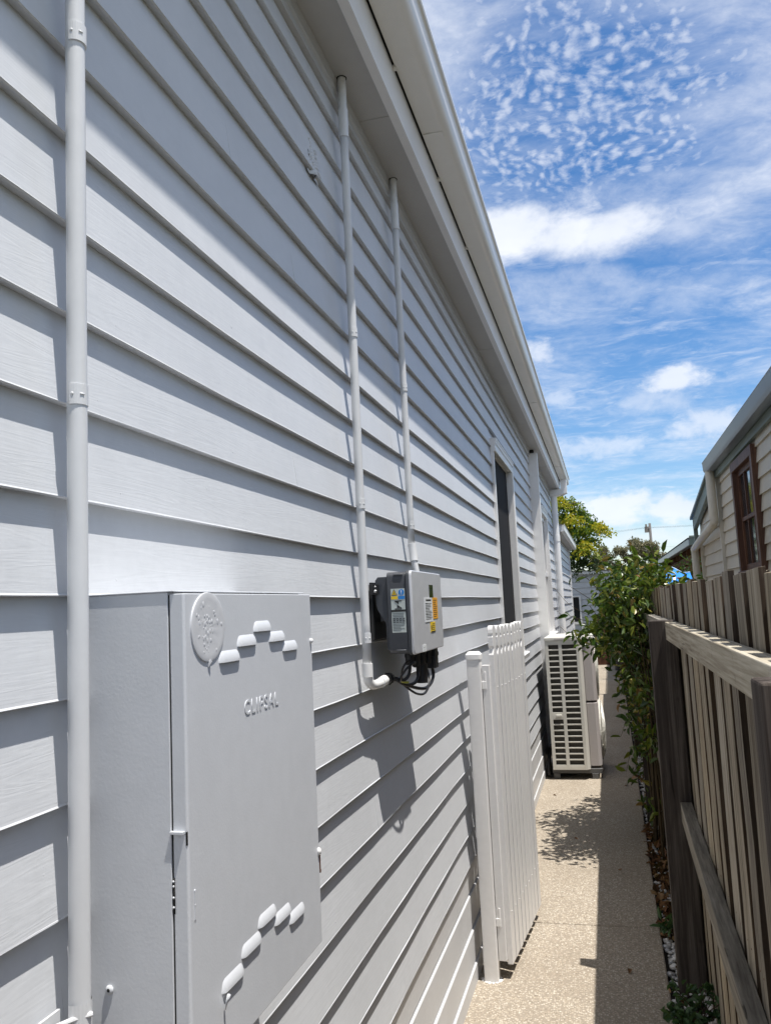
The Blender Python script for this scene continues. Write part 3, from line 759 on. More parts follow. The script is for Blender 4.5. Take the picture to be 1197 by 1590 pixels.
# ------------------------------------------------------------------ inverter
iv = thing('solar_inverter', 'charcoal and silver solar inverter with warning stickers hung on the grey boards', 'inverter', (-.63, 2.64, 1.55))
Y0, Y1, Z0, Z1 = 2.415, 2.872, 1.556, 1.812
q = MB(); q.prism(rrect(Y0 + .004, Y1 - .004, Z0 + .004, Z1 - .004, .016), 0, -.642, -.582); q.prism(rrect(Y0, Y1, Z0, Z1, .017), 0, -.582, -.573)
for z in (Z0 + .012, Z1 - .016): q.box(-.62, -.59, Y0 + .0015, Y0 + .006, z, z + .006)
ib = q.build('casing', 'inv_dark', iv, smooth=40, bevel=.003)
q = MB(); q.prism(rrect(Y0 + .001, Y1 - .001, Z0 + .001, Z1 - .001, .016), 0, -.573, -.563); fc = q.build('front_cover', 'inv_front', iv, smooth=40, bevel=.003)
q = MB(); hp = [(-.672, 1.795), (-.680, 1.785), (-.680, 1.715), (-.676, 1.695), (-.662, 1.672), (-.652, 1.655), (-.649, 1.63), (-.649, 1.575), (-.642, 1.57), (-.642, 1.795)]
q.prism(hp, 1, Y0 + .012, Y0 + .024); q.prism(hp, 1, Y1 - .024, Y1 - .012)
q.box(-.655, -.6425, Y0 + .024, Y1 - .024, 1.575, 1.795)
for i in range(24): q.box(-.676, -.655, Y0 + .04 + i * .0165, Y0 + .045 + i * .0165, 1.66, 1.79)
q.build('heat_sink', 'inv_dark', iv, bevel=.001)
q = MB(); q.box(-.697, -.668, Y0 - .002, Y0 + .010, 1.742, 1.774); q.box(-.697, -.688, Y0 + .004, Y1 - .004, 1.605, 1.78)  # mounting bracket; the black plate reaches lower to stand in for wall shade
br = q.build('bracket_shade_plate', 'black', iv, bevel=.001)
q = MB(); q.ball((-.676, Y0 - .004, 1.752), .0055, 8); q.ball((-.676, Y0 - .004, 1.766), .003, 8); q.build('screw', 'steel', br, smooth=True)
FX = -.563
MB().box(FX - .001, FX + .0006, 2.665, 2.726, 1.727, 1.770).build('display', 'display', fc)


def sheet(name, parent, items, mats):
    q = MB()
    for kind, a, b, c, d, h, mi in items:
        if kind == 'x': q.box(FX - .0005, FX + h, a, b, c, d, mi)          # on the front cover: y0 y1 z0 z1
        elif kind == 's': q.box(a, b, Y0 + .004 - h, Y0 + .0055, c, d, mi)    # on the near side: x0 x1 z0 z1
    return q.build(name, mats, parent)


it = [('x', 2.582, 2.700, 1.649, 1.7275, .0014, 0)]
it += [('x', 2.60, 2.68, 1.717, 1.722, .0018, 1)]
for i in range(11): it.append(('x', 2.590, 2.60 + R_.uniform(.05, .092), 1.7075 - i * .0050, 1.7090 - i * .0050, .0018, 1))
for i in (0, 3, 7): it.append(('x', 2.590, 2.62, 1.7075 - i * .0050, 1.7098 - i * .0050, .0019, 1))
sheet('white_label', fc, it, ['lab_white', 'ink'])
it = [('x', 2.708, 2.786, 1.657, 1.728, .0012, 0)]
for i in range(9): it.append(('x', 2.716, 2.735 + R_.uniform(.02, .045), 1.718 - i * .0068, 1.7200 - i * .0068, .0016, 1))
sheet('orange_label', fc, it, ['lab_orange', 'rust'])
it = [('x', 2.657, 2.733, 1.614, 1.6475, .0010, 0)]
for i in range(4): it.append(('x', 2.682, 2.726, 1.640 - i * .006, 1.6415 - i * .006, .0014, 1))
it.append(('x', 2.662, 2.733, 1.614, 1.6175, .0015, 1)); it.append(('x', 2.664, 2.676, 1.622, 1.636, .0014, 1))
sheet('yellow_label', fc, it, ['lab_yellow', 'ink'])
sheet('rating_sticker', fc, [('x', 2.524, 2.576, 1.559, 1.580, .0010, 0), ('x', 2.536, 2.56, 1.572, 1.5735, .0014, 1), ('x', 2.536, 2.56, 1.564, 1.5652, .0014, 1)], ['lab_white', 'lab_grey'])
# side label: yellow and blue warning squares, black and white emblem, black band, rows of small print
xa, xb, za, zb = -.630, -.586, 1.625, 1.757
it = [('s', xa, xb, za, zb, .0012, 0), ('s', xa + .001, -.6088, 1.7250, 1.7345, .0018, 1), ('s', -.6072, xb - .001, 1.7250, 1.7345, .0018, 2), ('s', xa, xb, 1.6870, 1.6935, .0018, 3)]
for z, xl, xr in ((1.7205, -.619, -.597), (1.6965, -.619, -.597)): it.append(('s', xl, xr, z - .002, z + .0008, .0018, 3))
for i in range(12): it.append(('s', xa + .003, xb - R_.uniform(.003, .006) - (.012 if i > 7 and i % 2 else 0), 1.6815 - i * .0045, 1.6825 - i * .0045, .0017, 4))
for i in range(3):
    for j in range(4): it.append(('s', xa + .004 + j * .0100, xa + .0105 + j * .0100, 1.6655 - i * .0052, 1.6675 - i * .0052, .0019, 4))
sd = sheet('side_label', ib, it, ['lab_grey', 'lab_yellow', 'lab_blue', 'ink', 'inv_dark'])
q = MB(); ys_ = Y0 + .004
def tri(q, pts, h, mi):
    q.add([(x, ys_ - h, z) for x, z in pts] + [(x, ys_, z) for x, z in pts], [(0, 1, 2), (0, 3, 4, 1), (1, 4, 5, 2), (2, 5, 3, 0)], mi)
tri(q, [(-.6285, 1.7365), (-.6100, 1.7365), (-.6192, 1.7560)], .0018, 0); tri(q, [(-.6258, 1.7383), (-.6127, 1.7383), (-.6192, 1.7525)], .0022, 1); tri(q, [(-.6205, 1.740), (-.6175, 1.740), (-.6192, 1.7490)], .0026, 0)
q.prism([(-.5968 + .0088 * math.cos(a * math.pi / 10), 1.7455 + .0092 * math.sin(a * math.pi / 10)) for a in range(20)], 1, ys_ - .0018, ys_, 2)
q.box(-.5982, -.5955, ys_ - .0024, ys_, 1.7440, 1.7520, 3); q.box(-.5982, -.5955, ys_ - .0024, ys_, 1.7392, 1.7415, 3)
tri(q, [(-.619, 1.7185), (-.6065, 1.7185), (-.6065, 1.7100)], .0020, 0); tri(q, [(-.6115, 1.7085), (-.597, 1.6990), (-.6115, 1.6990)], .0020, 0)
q.build('warning_symbols', ['ink', 'lab_yellow', 'lab_blue', 'lab_white'], sd)
# terminals, data stick and leads below
for y, x, zl, r in ((2.50, -.600, 1.522, .014), (2.535, -.592, 1.514, .012), (2.585, -.600, 1.508, .0125), (2.63, -.592, 1.512, .012), (2.675, -.600, 1.512, .012), (2.72, -.592, 1.508, .0125)):
    q = MB(); q.tube([(x, y, 1.558), (x, y, 1.545)], r * 1.15, 10); q.tube([(x, y, 1.545), (x, y, 1.524), (x, y, zl)], [r, r, r * .8], 12)
    for a in range(6): q.box(x + r * .9 * math.cos(a) - .002, x + r * .9 * math.cos(a) + .002, y + r * .9 * math.sin(a) - .002, y + r * .9 * math.sin(a) + .002, 1.524, 1.547)
    q.build('connector', 'black', iv, smooth=40)
q = MB(); q.box(-.612, -.574, 2.765, 2.812, 1.490, 1.558); q.box(-.608, -.578, 2.758, 2.765, 1.490, 1.530); q.build('terminal_cover', 'black', iv, bevel=.002)
q = MB(); q.tube([(-.590, 2.835, 1.556), (-.590, 2.835, 1.536)], .008, 8); q.box(-.597, -.583, 2.832, 2.868, 1.527, 1.540); q.build('isolator_knob', 'black', iv, bevel=.001)
q = MB(); q.tube([(-.600, 2.66, 1.558), (-.600, 2.66, 1.545)], .017, 12); q.tube([(-.600, 2.66, 1.515), (-.600, 2.66, 1.452)], .0185, 16); q.build('data_stick', 'black', iv, smooth=40)
G = (-.654, 2.468, 1.488)
for pts, r in (([(-.600, 2.50, 1.525), (-.604, 2.497, 1.495), (-.618, 2.488, 1.478), (-.64, 2.475, 1.484), G], .0052),
               ([(-.592, 2.585, 1.515), (-.594, 2.585, 1.485), (-.602, 2.562, 1.462), (-.622, 2.52, 1.460), (-.642, 2.488, 1.478), G], .0052),
               ([(-.592, 2.785, 1.495), (-.590, 2.79, 1.465), (-.592, 2.755, 1.442), (-.598, 2.68, 1.432), (-.612, 2.58, 1.446), (-.635, 2.50, 1.472), G], .0056),
               ([(-.600, 2.72, 1.51), (-.585, 2.70, 1.455), (-.588, 2.64, 1.422), (-.600, 2.575, 1.426), (-.622, 2.535, 1.45), (-.640, 2.495, 1.478), G], .0038),
               ([(-.592, 2.535, 1.52), (-.585, 2.49, 1.530), (-.600, 2.455, 1.515), (-.618, 2.452, 1.492), (-.63, 2.475, 1.475), G], .0036),
               ([(-.600, 2.50, 1.53), (-.60, 2.462, 1.535), (-.61, 2.448, 1.518), (-.62, 2.470, 1.500), (-.63, 2.51, 1.478), (-.62, 2.53, 1.466)], .0032)):
    q = MB(); q.tube(curve_pts(pts, 7), r, 8); q.build('lead', 'cable', iv, smooth=True)
q = MB(); q.tube(curve_pts([(-.632, 2.478, 1.478), (-.620, 2.497, 1.470), (-.612, 2.515, 1.468)], 5), .0034, 8); q.build('earth_lead', 'earth_wire', iv, smooth=True)

# ------------------------------------------------------------------ gate post and picket gate
gp = thing('gate_post', 'square white steel gate post with a cap standing on the path against the wall', 'gate post', (-.629, 3.92, 0))
q = MB(); q.prism(rrect(-.661, -.596, 3.888, 3.953, .006, 3), 2, 0, 1.447); q.build('post', 'gate', gp, smooth=40)
q = MB(); q.prism(rrect(-.665, -.592, 3.884, 3.957, .010, 3), 2, 1.440, 1.462)
bt = rrect(-.664, -.593, 3.885, 3.956, .010, 3); tp = rrect(-.654, -.603, 3.895, 3.946, .008, 3); n = len(bt)
q.add([(x, y, 1.462) for x, y in bt] + [(x, y, 1.475) for x, y in tp], [(i, (i + 1) % n, n + (i + 1) % n, n + i) for i in range(n)] + [tuple(range(n, 2 * n))])
q.build('post_cap', 'trim', gp, smooth=40)
q = MB(); 
for i in range(14):
    a = 2 * math.pi * i / 14; q.ball((-.629 + .040 * math.cos(a), 3.920 + .040 * math.sin(a), 0), R_.uniform(.005, .011), 6, 0, (1.3, 1.3, .4))
q.build('concrete_collar', 'gate', gp, smooth=True)

gt = thing('picket_gate', 'white picket gate folded open along the wall beside its post', 'gate', (-.555, 3.93, .06))
d = Vector((.068, .79, 0)).normalized(); nrm = Vector((d.y, -d.x, 0)); A = Vector((-.556, 3.925, 0))
def gpt(s, h, z): q = A + d * s + nrm * h; return (q.x, q.y, z)
prof = [(-.0365, .062), (.0365, .062), (.0365, 1.452), (.034, 1.458), (.022, 1.482), (.026, 1.488), (.0365, 1.494), (.0365, 1.536), (.0325, 1.541), (.0325, 1.548), (.0365, 1.553), (.0345, 1.572), (.030, 1.583), (.016, 1.590), (-.016, 1.590), (-.030, 1.583), (-.0345, 1.572), (-.0365, 1.553), (-.0325, 1.548), (-.0325, 1.541), (-.0365, 1.536), (-.0365, 1.494), (-.026, 1.488), (-.022, 1.482), (-.034, 1.458), (-.0365, 1.452)]
pk0 = None
for i in range(9):
    s = .040 + i * .0885
    if pk0 is None:
        q = MB(); n = len(prof)
        q.add([(d * u + nrm * .0)[:2] + (z,) if False else tuple((d * u) + Vector((0, 0, z))) for u, z in prof] + [tuple(d * u + nrm * .024 + Vector((0, 0, z))) for u, z in prof],
              [tuple(range(n - 1, -1, -1)), tuple(range(n, 2 * n))] + [(a, (a + 1) % n, n + (a + 1) % n, n + a) for a in range(n)])
        for z in (.28, 1.30): q.ball(tuple(nrm * .0242 + d * .006 + Vector((0, 0, z))), .004, 6)
        pk0 = q.build('picket', 'gate', None, bevel=.0022); pk0.parent = gt; o = pk0
    else:
        o = pk0.copy(); C.objects.link(o)
    b = A + d * s; o.location = Vector((b.x, b.y, R_.uniform(-.004, .004))) - gt.location; o.rotation_euler = (0, R_.uniform(-.002, .002), R_.uniform(-.02, .02))
for s in (-.018, .765):
    q = MB(); q.obox(gpt(s, -.036, .085), d * .035, nrm * .0355, (0, 0, 1.325)); q.build('stile', 'gate', gt, bevel=.002)
for z in (.26, .72, 1.28):
    q = MB(); q.obox(gpt(.0175, -.036, z), d * .747, nrm * .0355, (0, 0, .04)); q.build('gate_rail', 'gate', gt, bevel=.002)
for z in (.235, 1.30):
    q = MB(); x0 = -.606; q.box(-.595, -.572, 3.912, 3.948, z + .035, z + .075); q.box(-.595, -.574, 3.905, 3.935, z, z + .035); q.tube([(-.578, 3.912, z - .005), (-.578, 3.912, z + .08)], .0065, 8)
    q.build('hinge', 'trim', gt, bevel=.0015)

# ------------------------------------------------------------------ air conditioner outdoor unit
ac = thing('outdoor_unit', 'tall cream two fan air conditioner outdoor unit standing on the path by the wall', 'air conditioner', (-.43, 8.65, 0))
AX0, AX1, AY0, AY1, AZ0, AZ1 = -.610, -.292, 8.165, 9.12, .092, 1.337
q = MB(); q.box(AX0 + .01, AX1 - .006, AY0 + .03, AY1, AZ0 + .005, AZ1 - .03); q.build('coil', 'ac_in', ac)
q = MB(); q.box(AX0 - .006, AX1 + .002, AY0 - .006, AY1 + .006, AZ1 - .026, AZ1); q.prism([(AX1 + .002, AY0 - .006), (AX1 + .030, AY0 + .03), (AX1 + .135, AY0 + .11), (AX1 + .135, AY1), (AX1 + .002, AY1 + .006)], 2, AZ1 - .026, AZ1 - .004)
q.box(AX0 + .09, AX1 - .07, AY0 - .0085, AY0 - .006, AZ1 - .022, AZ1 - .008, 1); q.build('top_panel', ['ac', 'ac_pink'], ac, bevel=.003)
q = MB(); H0, H1 = AZ0, AZ1 - .027
sx = [AX0, AX0 + .032, AX0 + .128, AX0 + .160, AX1 - .024, AX1]
for a, b in ((sx[0], sx[1]), (sx[2], sx[3]), (sx[4], sx[5])): q.box(a, b, AY0, AY0 + .012, H0, H1)
rows = 21; pitch = (H1 - H0 - .075) / rows
for i in range(rows + 1):
    z = H0 + .040 + i * pitch
    for a, b in ((sx[1], sx[2]), (sx[3], sx[4])): q.box(a, b, AY0 + .001, AY0 + .011, z - .0065, z + .0065)
for a, b in ((sx[1], sx[2]), (sx[3], sx[4])):
    q.box(a, b, AY0 + .0005, AY0 + .0115, H0, H0 + .0335); q.box(a, b, AY0 + .0005, AY0 + .0115, H1 - .028, H1)
zh = H0 + .040 + 8 * pitch
q.box(sx[1], sx[2], AY0 + .0006, AY0 + .0114, zh + .0065, zh + pitch - .0065)
sg = q.build('side_grille', 'ac', ac, bevel=.002)
q = MB(); q.box(sx[1] + .03, sx[2] - .012, AY0 - .012, AY0 + .001, zh + .020, zh + .040); q.build('handle', 'ac', sg, bevel=.004)
q = MB(); q.prism([(AX1 + .0005, AY0 + .001), (AX1 + .030, AY0 + .034), (AX1 + .030, AY1), (AX1 + .0005, AY1)], 2, AZ0, AZ1 - .0275); q.build('corner_post', 'ac', ac, bevel=.003)
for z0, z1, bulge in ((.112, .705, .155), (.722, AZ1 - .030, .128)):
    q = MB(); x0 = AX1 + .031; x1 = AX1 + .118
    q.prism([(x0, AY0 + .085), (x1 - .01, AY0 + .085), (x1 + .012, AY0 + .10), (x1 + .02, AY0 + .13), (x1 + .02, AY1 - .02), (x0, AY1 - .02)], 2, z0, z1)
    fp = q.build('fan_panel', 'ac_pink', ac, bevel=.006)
    q = MB(); cyy, czz = AY0 + .50, (z0 + z1) / 2; rmax = .285
    for j in range(12):
        r = rmax * (1 - j / 12.5); h = (bulge - .118) * math.sqrt(max(0, 1 - (r / rmax) ** 2)) + .030
        q.tube([(x1 + h, cyy + r * math.cos(a * math.pi / 18), czz + r * math.sin(a * math.pi / 18)) for a in range(37)], .004, 5, caps=False)
    for a in range(12):
        q.tube([(x1 + (bulge - .118) * math.sqrt(max(0, 1 - u * u)) + .030, cyy + rmax * u * math.cos(a * math.pi / 6), czz + rmax * u * math.sin(a * math.pi / 6)) for u in (1, .75, .5, .25, .08)], .004, 5)
    q.tube([(x1 + .0195, cyy, czz), (x1 + .034, cyy, czz)], [rmax + .012, rmax + .004], 36)
    q.build('fan_guard', 'ac', fp)
for y in (AY0 + .06, AY1 - .2):
    q = MB(); q.box(AX0 - .01, AX1 + .14, y, y + .05, .05, AZ0); q.box(AX0 - .0, AX0 + .06, y - .01, y + .06, 0.0, .05); q.box(AX1 + .04, AX1 + .10, y - .01, y + .06, 0.0, .05); q.build('foot', 'ac_foot', ac, bevel=.002)
q = MB(); 
for i in (0, 1): q.tube(curve_pts([(-.655, 8.22 + i * .05, .03), (-.655, 8.24 + i * .05, .12), (-.64, 8.36 + i * .05, .25), (-.61, 8.5, .30)], 6), .016, 8)
q.build('refrigerant_pipe', 'black', ac, smooth=True)

# ------------------------------------------------------------------ paling fence
fn = thing('paling_fence', 'weathered grey paling fence with posts and two rails along the right side', 'fence', (.30, 4, 0))
TOP = 1.742


def paling_mesh(wd, seed):
    rr = random.Random(seed); q = MB(); th = .015; nz = 9; vs = []
    h = TOP
    for i in range(nz):
        z = -.03 + (h + .03) * i / (nz - 1)
        wv = rr.uniform(-.0025, .0025); bow = rr.uniform(-.0015, .0015)
        for x, y in ((-th / 2, -wd / 2), (th / 2, -wd / 2), (th / 2, wd / 2), (-th / 2, wd / 2)):
            vs.append((x + bow, y + wv + rr.uniform(-.001, .001), z + (rr.uniform(-.004, .004) if i == nz - 1 else 0)))
    fs = [(0, 3, 2, 1), tuple(range((nz - 1) * 4, nz * 4))]
    for i in range(nz - 1):
        for j in range(4): fs.append((i * 4 + j, i * 4 + (j + 1) % 4, (i + 1) * 4 + (j + 1) % 4, (i + 1) * 4 + j))
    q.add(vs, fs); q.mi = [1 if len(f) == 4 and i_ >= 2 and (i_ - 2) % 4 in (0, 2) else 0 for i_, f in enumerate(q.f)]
    for zz_ in (.76, 1.535):
        for yy_ in (-.03, .035): q.ball((-th / 2 - .0003, yy_ + rr.uniform(-.008, .008), zz_ + rr.uniform(-.01, .01)), .0035, 6, 2, (.5, 1, 1))
    return q


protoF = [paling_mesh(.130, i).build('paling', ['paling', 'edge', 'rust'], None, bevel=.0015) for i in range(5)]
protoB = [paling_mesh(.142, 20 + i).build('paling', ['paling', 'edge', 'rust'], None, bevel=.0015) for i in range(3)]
used = set()
def put_paling(proto, x, y, dz):
    if proto.name not in used: o = proto; used.add(proto.name)
    else: o = proto.copy(); C.objects.link(o)
    o.parent = fn; o.location = Vector((x, y, dz)) - fn.location
    o.rotation_euler = (R_.uniform(-.006, .006), R_.uniform(-.004, .004), R_.uniform(-.03, .03))
yy = -1.30; i = 0
far = MB()
ya_ = -7.0
while ya_ < -1.4:
    far.box(.300, .315, ya_ - .07, ya_ + .07, -.02, TOP); far.box(.331, .346, ya_ + .03, ya_ + .17, -.02, TOP); ya_ += .1985
while yy < 22:
    dz = R_.gauss(0, .006)
    if i < 49:
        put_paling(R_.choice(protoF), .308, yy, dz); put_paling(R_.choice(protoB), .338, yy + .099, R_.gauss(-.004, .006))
    else:
        xo = (yy - 8) * .004
        far.box(.300 + xo, .312 + xo, yy - .07, yy + .07, -.02, TOP + dz); far.box(.331 + xo, .346 + xo, yy + .03, yy + .17, -.02, TOP + dz - .005)
    yy += .1985; i += 1
stuff(far.build('paling', 'paling', fn))
for o in protoF + protoB:
    if o.parent is None: bpy.data.objects.remove(o)
for y in (-6.9, -4.3, -1.65, 1.13, 3.955, 6.75, 9.5, 12.3, 15.1, 17.9, 20.7):
    q = MB(); q.box(.178, .2985, y, y + .075, -.05, 1.585); q.build('fence_post', 'post', fn, bevel=.004, loc=(.24, y, 0))
for a, b in ((-6.82, -4.3), (-4.22, -1.65), (-1.57, 1.13), (1.205, 3.955), (4.03, 6.75), (6.825, 9.5), (9.575, 12.3), (12.375, 15.1)):
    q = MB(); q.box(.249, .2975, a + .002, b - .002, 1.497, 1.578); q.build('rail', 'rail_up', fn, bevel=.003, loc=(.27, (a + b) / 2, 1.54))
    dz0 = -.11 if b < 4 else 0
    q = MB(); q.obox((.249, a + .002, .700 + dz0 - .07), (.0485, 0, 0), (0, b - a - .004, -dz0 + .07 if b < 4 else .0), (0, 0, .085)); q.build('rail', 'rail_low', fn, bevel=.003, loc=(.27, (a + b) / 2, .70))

# ------------------------------------------------------------------ shrub over the fence
sh = thing('leafy_shrub', 'glossy green climbing shrub spilling over the fence and the path behind the post', 'shrub', (.24, 6.8, 0))
pts = [clumps((.24, 6.0, 1.63), (.32, .62, .30), 88, 13, .05), clumps((.10, 6.45, 1.50), (.22, .42, .26), 52, 13, .05), clumps((.21, 6.6, 1.25), (.13, .9, .50), 64, 12, .05),
       clumps((.21, 6.2, .95), (.09, .9, .50), 40, 11, .045), clumps((.23, 6.7, .35), (.08, .9, .30), 16, 9, .04), clumps((.42, 6.2, 1.64), (.18, .7, .16), 30, 12, .05), clumps((-.06, 6.6, 1.40), (.17, .3, .11), 18, 10, .045),
       clumps((.10, 5.75, 1.78), (.18, .28, .14), 16, 10, .045)]
P = np.concatenate(pts); V, F = leaf_field(P, .072, .46, .35)
MB().arrays(V, F).build('foliage', 'shrub', sh)
q = MB(); tips = []
for i in range(26):
    x0, y0 = R_.uniform(.20, .28), R_.uniform(5.6, 7.0); tx = x0 + R_.uniform(-.35, .2); ty = y0 + R_.uniform(-.4, .4); tz = R_.uniform(1.2, 2.0)
    q.tube(curve_pts([(x0, y0, -.02), (x0 + R_.uniform(-.04, .04), y0 + R_.uniform(-.1, .1), tz * .45), (tx * .4 + x0 * .6, (ty + y0) / 2, tz * .8), (tx, ty, tz)], 5), [.008 - .006 * j / 15 for j in range(16)], 6)
q.build('stems', 'stem', sh, smooth=True)
# long free shoots with leaves set along them
def shoot(a, m_, b, nl, size, seed):
    rr = random.Random(seed); q = MB(); cp = curve_pts([a, m_, b], 8); q.tube(cp, [.0035 - .0022 * i / (len(cp) - 1) for i in range(len(cp))], 5)
    P = np.array([tuple(cp[int(rr.uniform(.15, 1) * (len(cp) - 1))]) for _ in range(nl)] + [tuple(cp[-1])]) + NP.normal(size=(nl + 1, 3)) * .006
    V, F = leaf_field(P, size, .42, -.2); return q, V, F
shoots = [((.22, 6.2, 1.8), (.26, 6.0, 2.0), (.395, 5.85, 1.985), 3), ((.2, 6.2, 1.8), (.22, 6.1, 1.95), (.22, 6.05, 1.98), 5), ((.15, 6.3, 1.8), (.14, 6.2, 1.9), (.13, 6.2, 1.94), 5), ((.3, 6.2, 1.8), (.36, 6.0, 1.85), (.42, 5.9, 1.90), 4),
          ((0, 6.6, 1.6), (-.15, 6.4, 1.72), (-.26, 6.3, 1.80), 4), ((0, 6.6, 1.5), (-.18, 6.4, 1.54), (-.28, 6.3, 1.58), 5), ((-.05, 6.7, 1.4), (-.20, 6.6, 1.42), (-.30, 6.5, 1.40), 6), ((0, 6.5, 1.7), (-.10, 6.3, 1.82), (-.17, 6.2, 1.90), 4), ((.1, 6.3, 1.8), (.04, 6.2, 1.92), (-.02, 6.2, 1.98), 5),
          ((.2, 6.5, .9), (.1, 6.4, .85), (.03, 6.3, .7), 6), ((.2, 6.9, .6), (.1, 6.8, .5), (.05, 6.8, .35), 6), ((.2, 6.2, 1.2), (.1, 6.1, 1.15), (.05, 6.0, 1.02), 6), ((.2, 7.2, .35), (.12, 7.1, .3), (.08, 7.1, .18), 5)]
sb = MB(); lf = MB()
for i, (a, m_, b, nl) in enumerate(shoots):
    q, V, F = shoot(a, m_, b, nl, .085, i); sb.add(q.v, q.f); lf.arrays(V, F)
sb.build('shoots', 'stem', sh, smooth=True); lf.build('shoot_leaves', 'shrub', sh)
# bare runners reaching out across to the downpipe
q = MB()
for a, m_, b in (((-.1, 6.5, 1.55), (-.28, 6.6, 1.66), (-.40, 6.8, 1.80)), ((-.1, 6.5, 1.5), (-.30, 6.7, 1.54), (-.43, 7.0, 1.64)), ((-.1, 6.6, 1.45), (-.28, 6.7, 1.42), (-.38, 6.9, 1.48)), ((0, 6.3, 1.8), (-.08, 6.2, 1.95), (-.14, 6.2, 2.04))):
    q.tube(curve_pts([a, m_, b], 6), .0018, 4)
q.build('runners', 'stem', sh)


def small_plant(loc, n, size, h, spread, label, mat='weed', asp=.6):
    t_ = thing('small_plant', label, 'plant', loc); P = []; q = MB(); x, y, z = loc
    for i in range(n):
        a = R_.uniform(0, 6.28); r = spread * math.sqrt(R_.random()); hh = h * R_.uniform(.5, 1)
        tip = Vector((x + r * math.cos(a), y + r * math.sin(a), z + hh)); q.tube(curve_pts([(x, y, z), (x + r * .3 * math.cos(a), y + r * .3 * math.sin(a), z + hh * .6), tip], 3), .0022, 4)
        for j in range(7):
            P.append(tip + Vector((R_.gauss(0, .012), R_.gauss(0, .012), R_.gauss(0, .006))))
    V, F = leaf_field(np.array([tuple(p) for p in P]), size, asp, -.3)
    MB().arrays(V, F).build('leaves', mat, t_); q.build('stalks', 'stem', t_); return t_


small_plant((.235, 3.62, -.03), 17, .034, .16, .10, 'round leaved green weed in the bed at the foot of the near fence post', asp=.75)
small_plant((.165, 3.55, -.03), 12, .034, .13, .07, 'low green weed at the path edge in the bottom right corner', asp=.75)
small_plant((.19, 4.55, -.03), 7, .06, .10, .05, 'leafy weed growing between brown leaves and white pebbles at the path edge', asp=.35)

# ------------------------------------------------------------------ neighbour house
nh = thing('neighbour_house', 'cream weatherboard neighbour house with grey gutter and brown window beyond the fence', 'house', (1.25, 8, 0))
NX = 1.25
NW = (7.08, 8.20, 1.88, 2.885)
zl = [2.982 - .1312 * i for i in range(23)]
q = MB()
boards(q, 1.2, NW[0], zl, 2.99, NX, .5, .018, -1); boards(q, NW[1], 9.28, zl, 2.99, NX, .5, .018, -1)
boards(q, NW[0], NW[1], [z for z in zl if z > NW[3] - .02], 2.99, NX, .5, .018, -1); boards(q, NW[0], NW[1], [z for z in zl if z < NW[2] - .02], NW[2], NX, .5, .018, -1)
# lean-to behind, its boards stopping under a falling barge
for zb in [z - .03 for z in zl]:
    ye = min(11.45, 9.30 + (2.83 - zb) / .155)
    if ye > 9.5: boards(q, 9.34, ye, [zb], zb + .1312, NX, .5, .018, -1)
q.build('weatherboard_cladding', 'cream', nh)
q = MB(); q.box(NX + .021, NX + .2, 1.2, NW[0] + .05, 0, 3.0); q.box(NX + .021, NX + .2, NW[1] - .05, 9.3, 0, 3.0); q.box(NX + .021, NX + .2, NW[0] + .05, NW[1] - .05, 0, NW[2]); q.box(NX + .021, NX + .2, NW[0] + .05, NW[1] - .05, NW[3] - .05, 3.0); q.box(NX + .2, 6, 1.2, 9.3, 0, 3.0)
q.prism([(9.3, 0), (11.52, 0), (11.52, 2.65), (9.3, 2.99)], 0, NX + .022, 5); q.build('wall_frame', 'cream', nh)
q = MB(); q.box(NX - .028, NX + .02, 9.282, 9.338, .0, 2.93); q.build('cover_strip', 'cream_trim', nh)
q = MB(); q.box(NX - .03, NX + .02, 11.18, 11.24, 0, 2.32); q.build('cover_strip', 'cream_trim', nh)
q = MB(); q.prism([(NX - .030, 3.075), (NX - .030, 2.915), (NX, 2.915), (NX, 3.075)], 1, 1.2, 9.30)
q.build('fascia', 'green_trim', nh)
gp_ = [(NX - .031, 3.06), (NX - .031, 3.00), (NX - .036, 2.985), (NX - .05, 2.978), (NX - .115, 2.982), (NX - .133, 3.01), (NX - .137, 3.085), (NX - .143, 3.095), (NX - .137, 3.103), (NX - .129, 3.095), (NX - .123, 3.015), (NX - .11, 2.996), (NX - .05, 2.992), (NX - .04, 3.06)]
q = MB(); q.prism(gp_, 1, 1.2, 9.36); q.prism(gp_[:7], 1, 9.352, 9.362)
q.build('gutter', 'zinc', nh, smooth=35)
q = MB()
for i in range(54):
    y0 = 1.15 + i * .15; q.add([(NX - .09, y0, 3.105), (NX - .09, y0 + .075, 3.122), (NX - .09, y0 + .15, 3.105), (NX + 4.5, y0, 5.2), (NX + 4.5, y0 + .075, 5.217), (NX + 4.5, y0 + .15, 5.2)], [(0, 3, 4, 1), (1, 4, 5, 2)])
q.build('roof', 'zinc', nh)
q = MB(); q.obox((NX - .06, 9.31, 2.88), (.05, 0, 0), (0, 2.25, -.345), (0, 0, .15)); q.obox((NX - .09, 9.31, 3.03), (.09, 0, 0), (0, 2.29, -.352), (0, 0, .03)); q.box(NX - .06, NX - .01, 11.50, 11.56, 2.30, 2.66); q.build('barge_board', 'green_trim', nh, bevel=.002)
MB().add([(NX - .09, 9.3, 3.06), (NX + 4, 9.3, 3.06), (NX + 4, 11.6, 2.71), (NX - .09, 11.6, 2.71)], [(0, 1, 2, 3)]).build('lean_to_roof', 'zinc', nh)
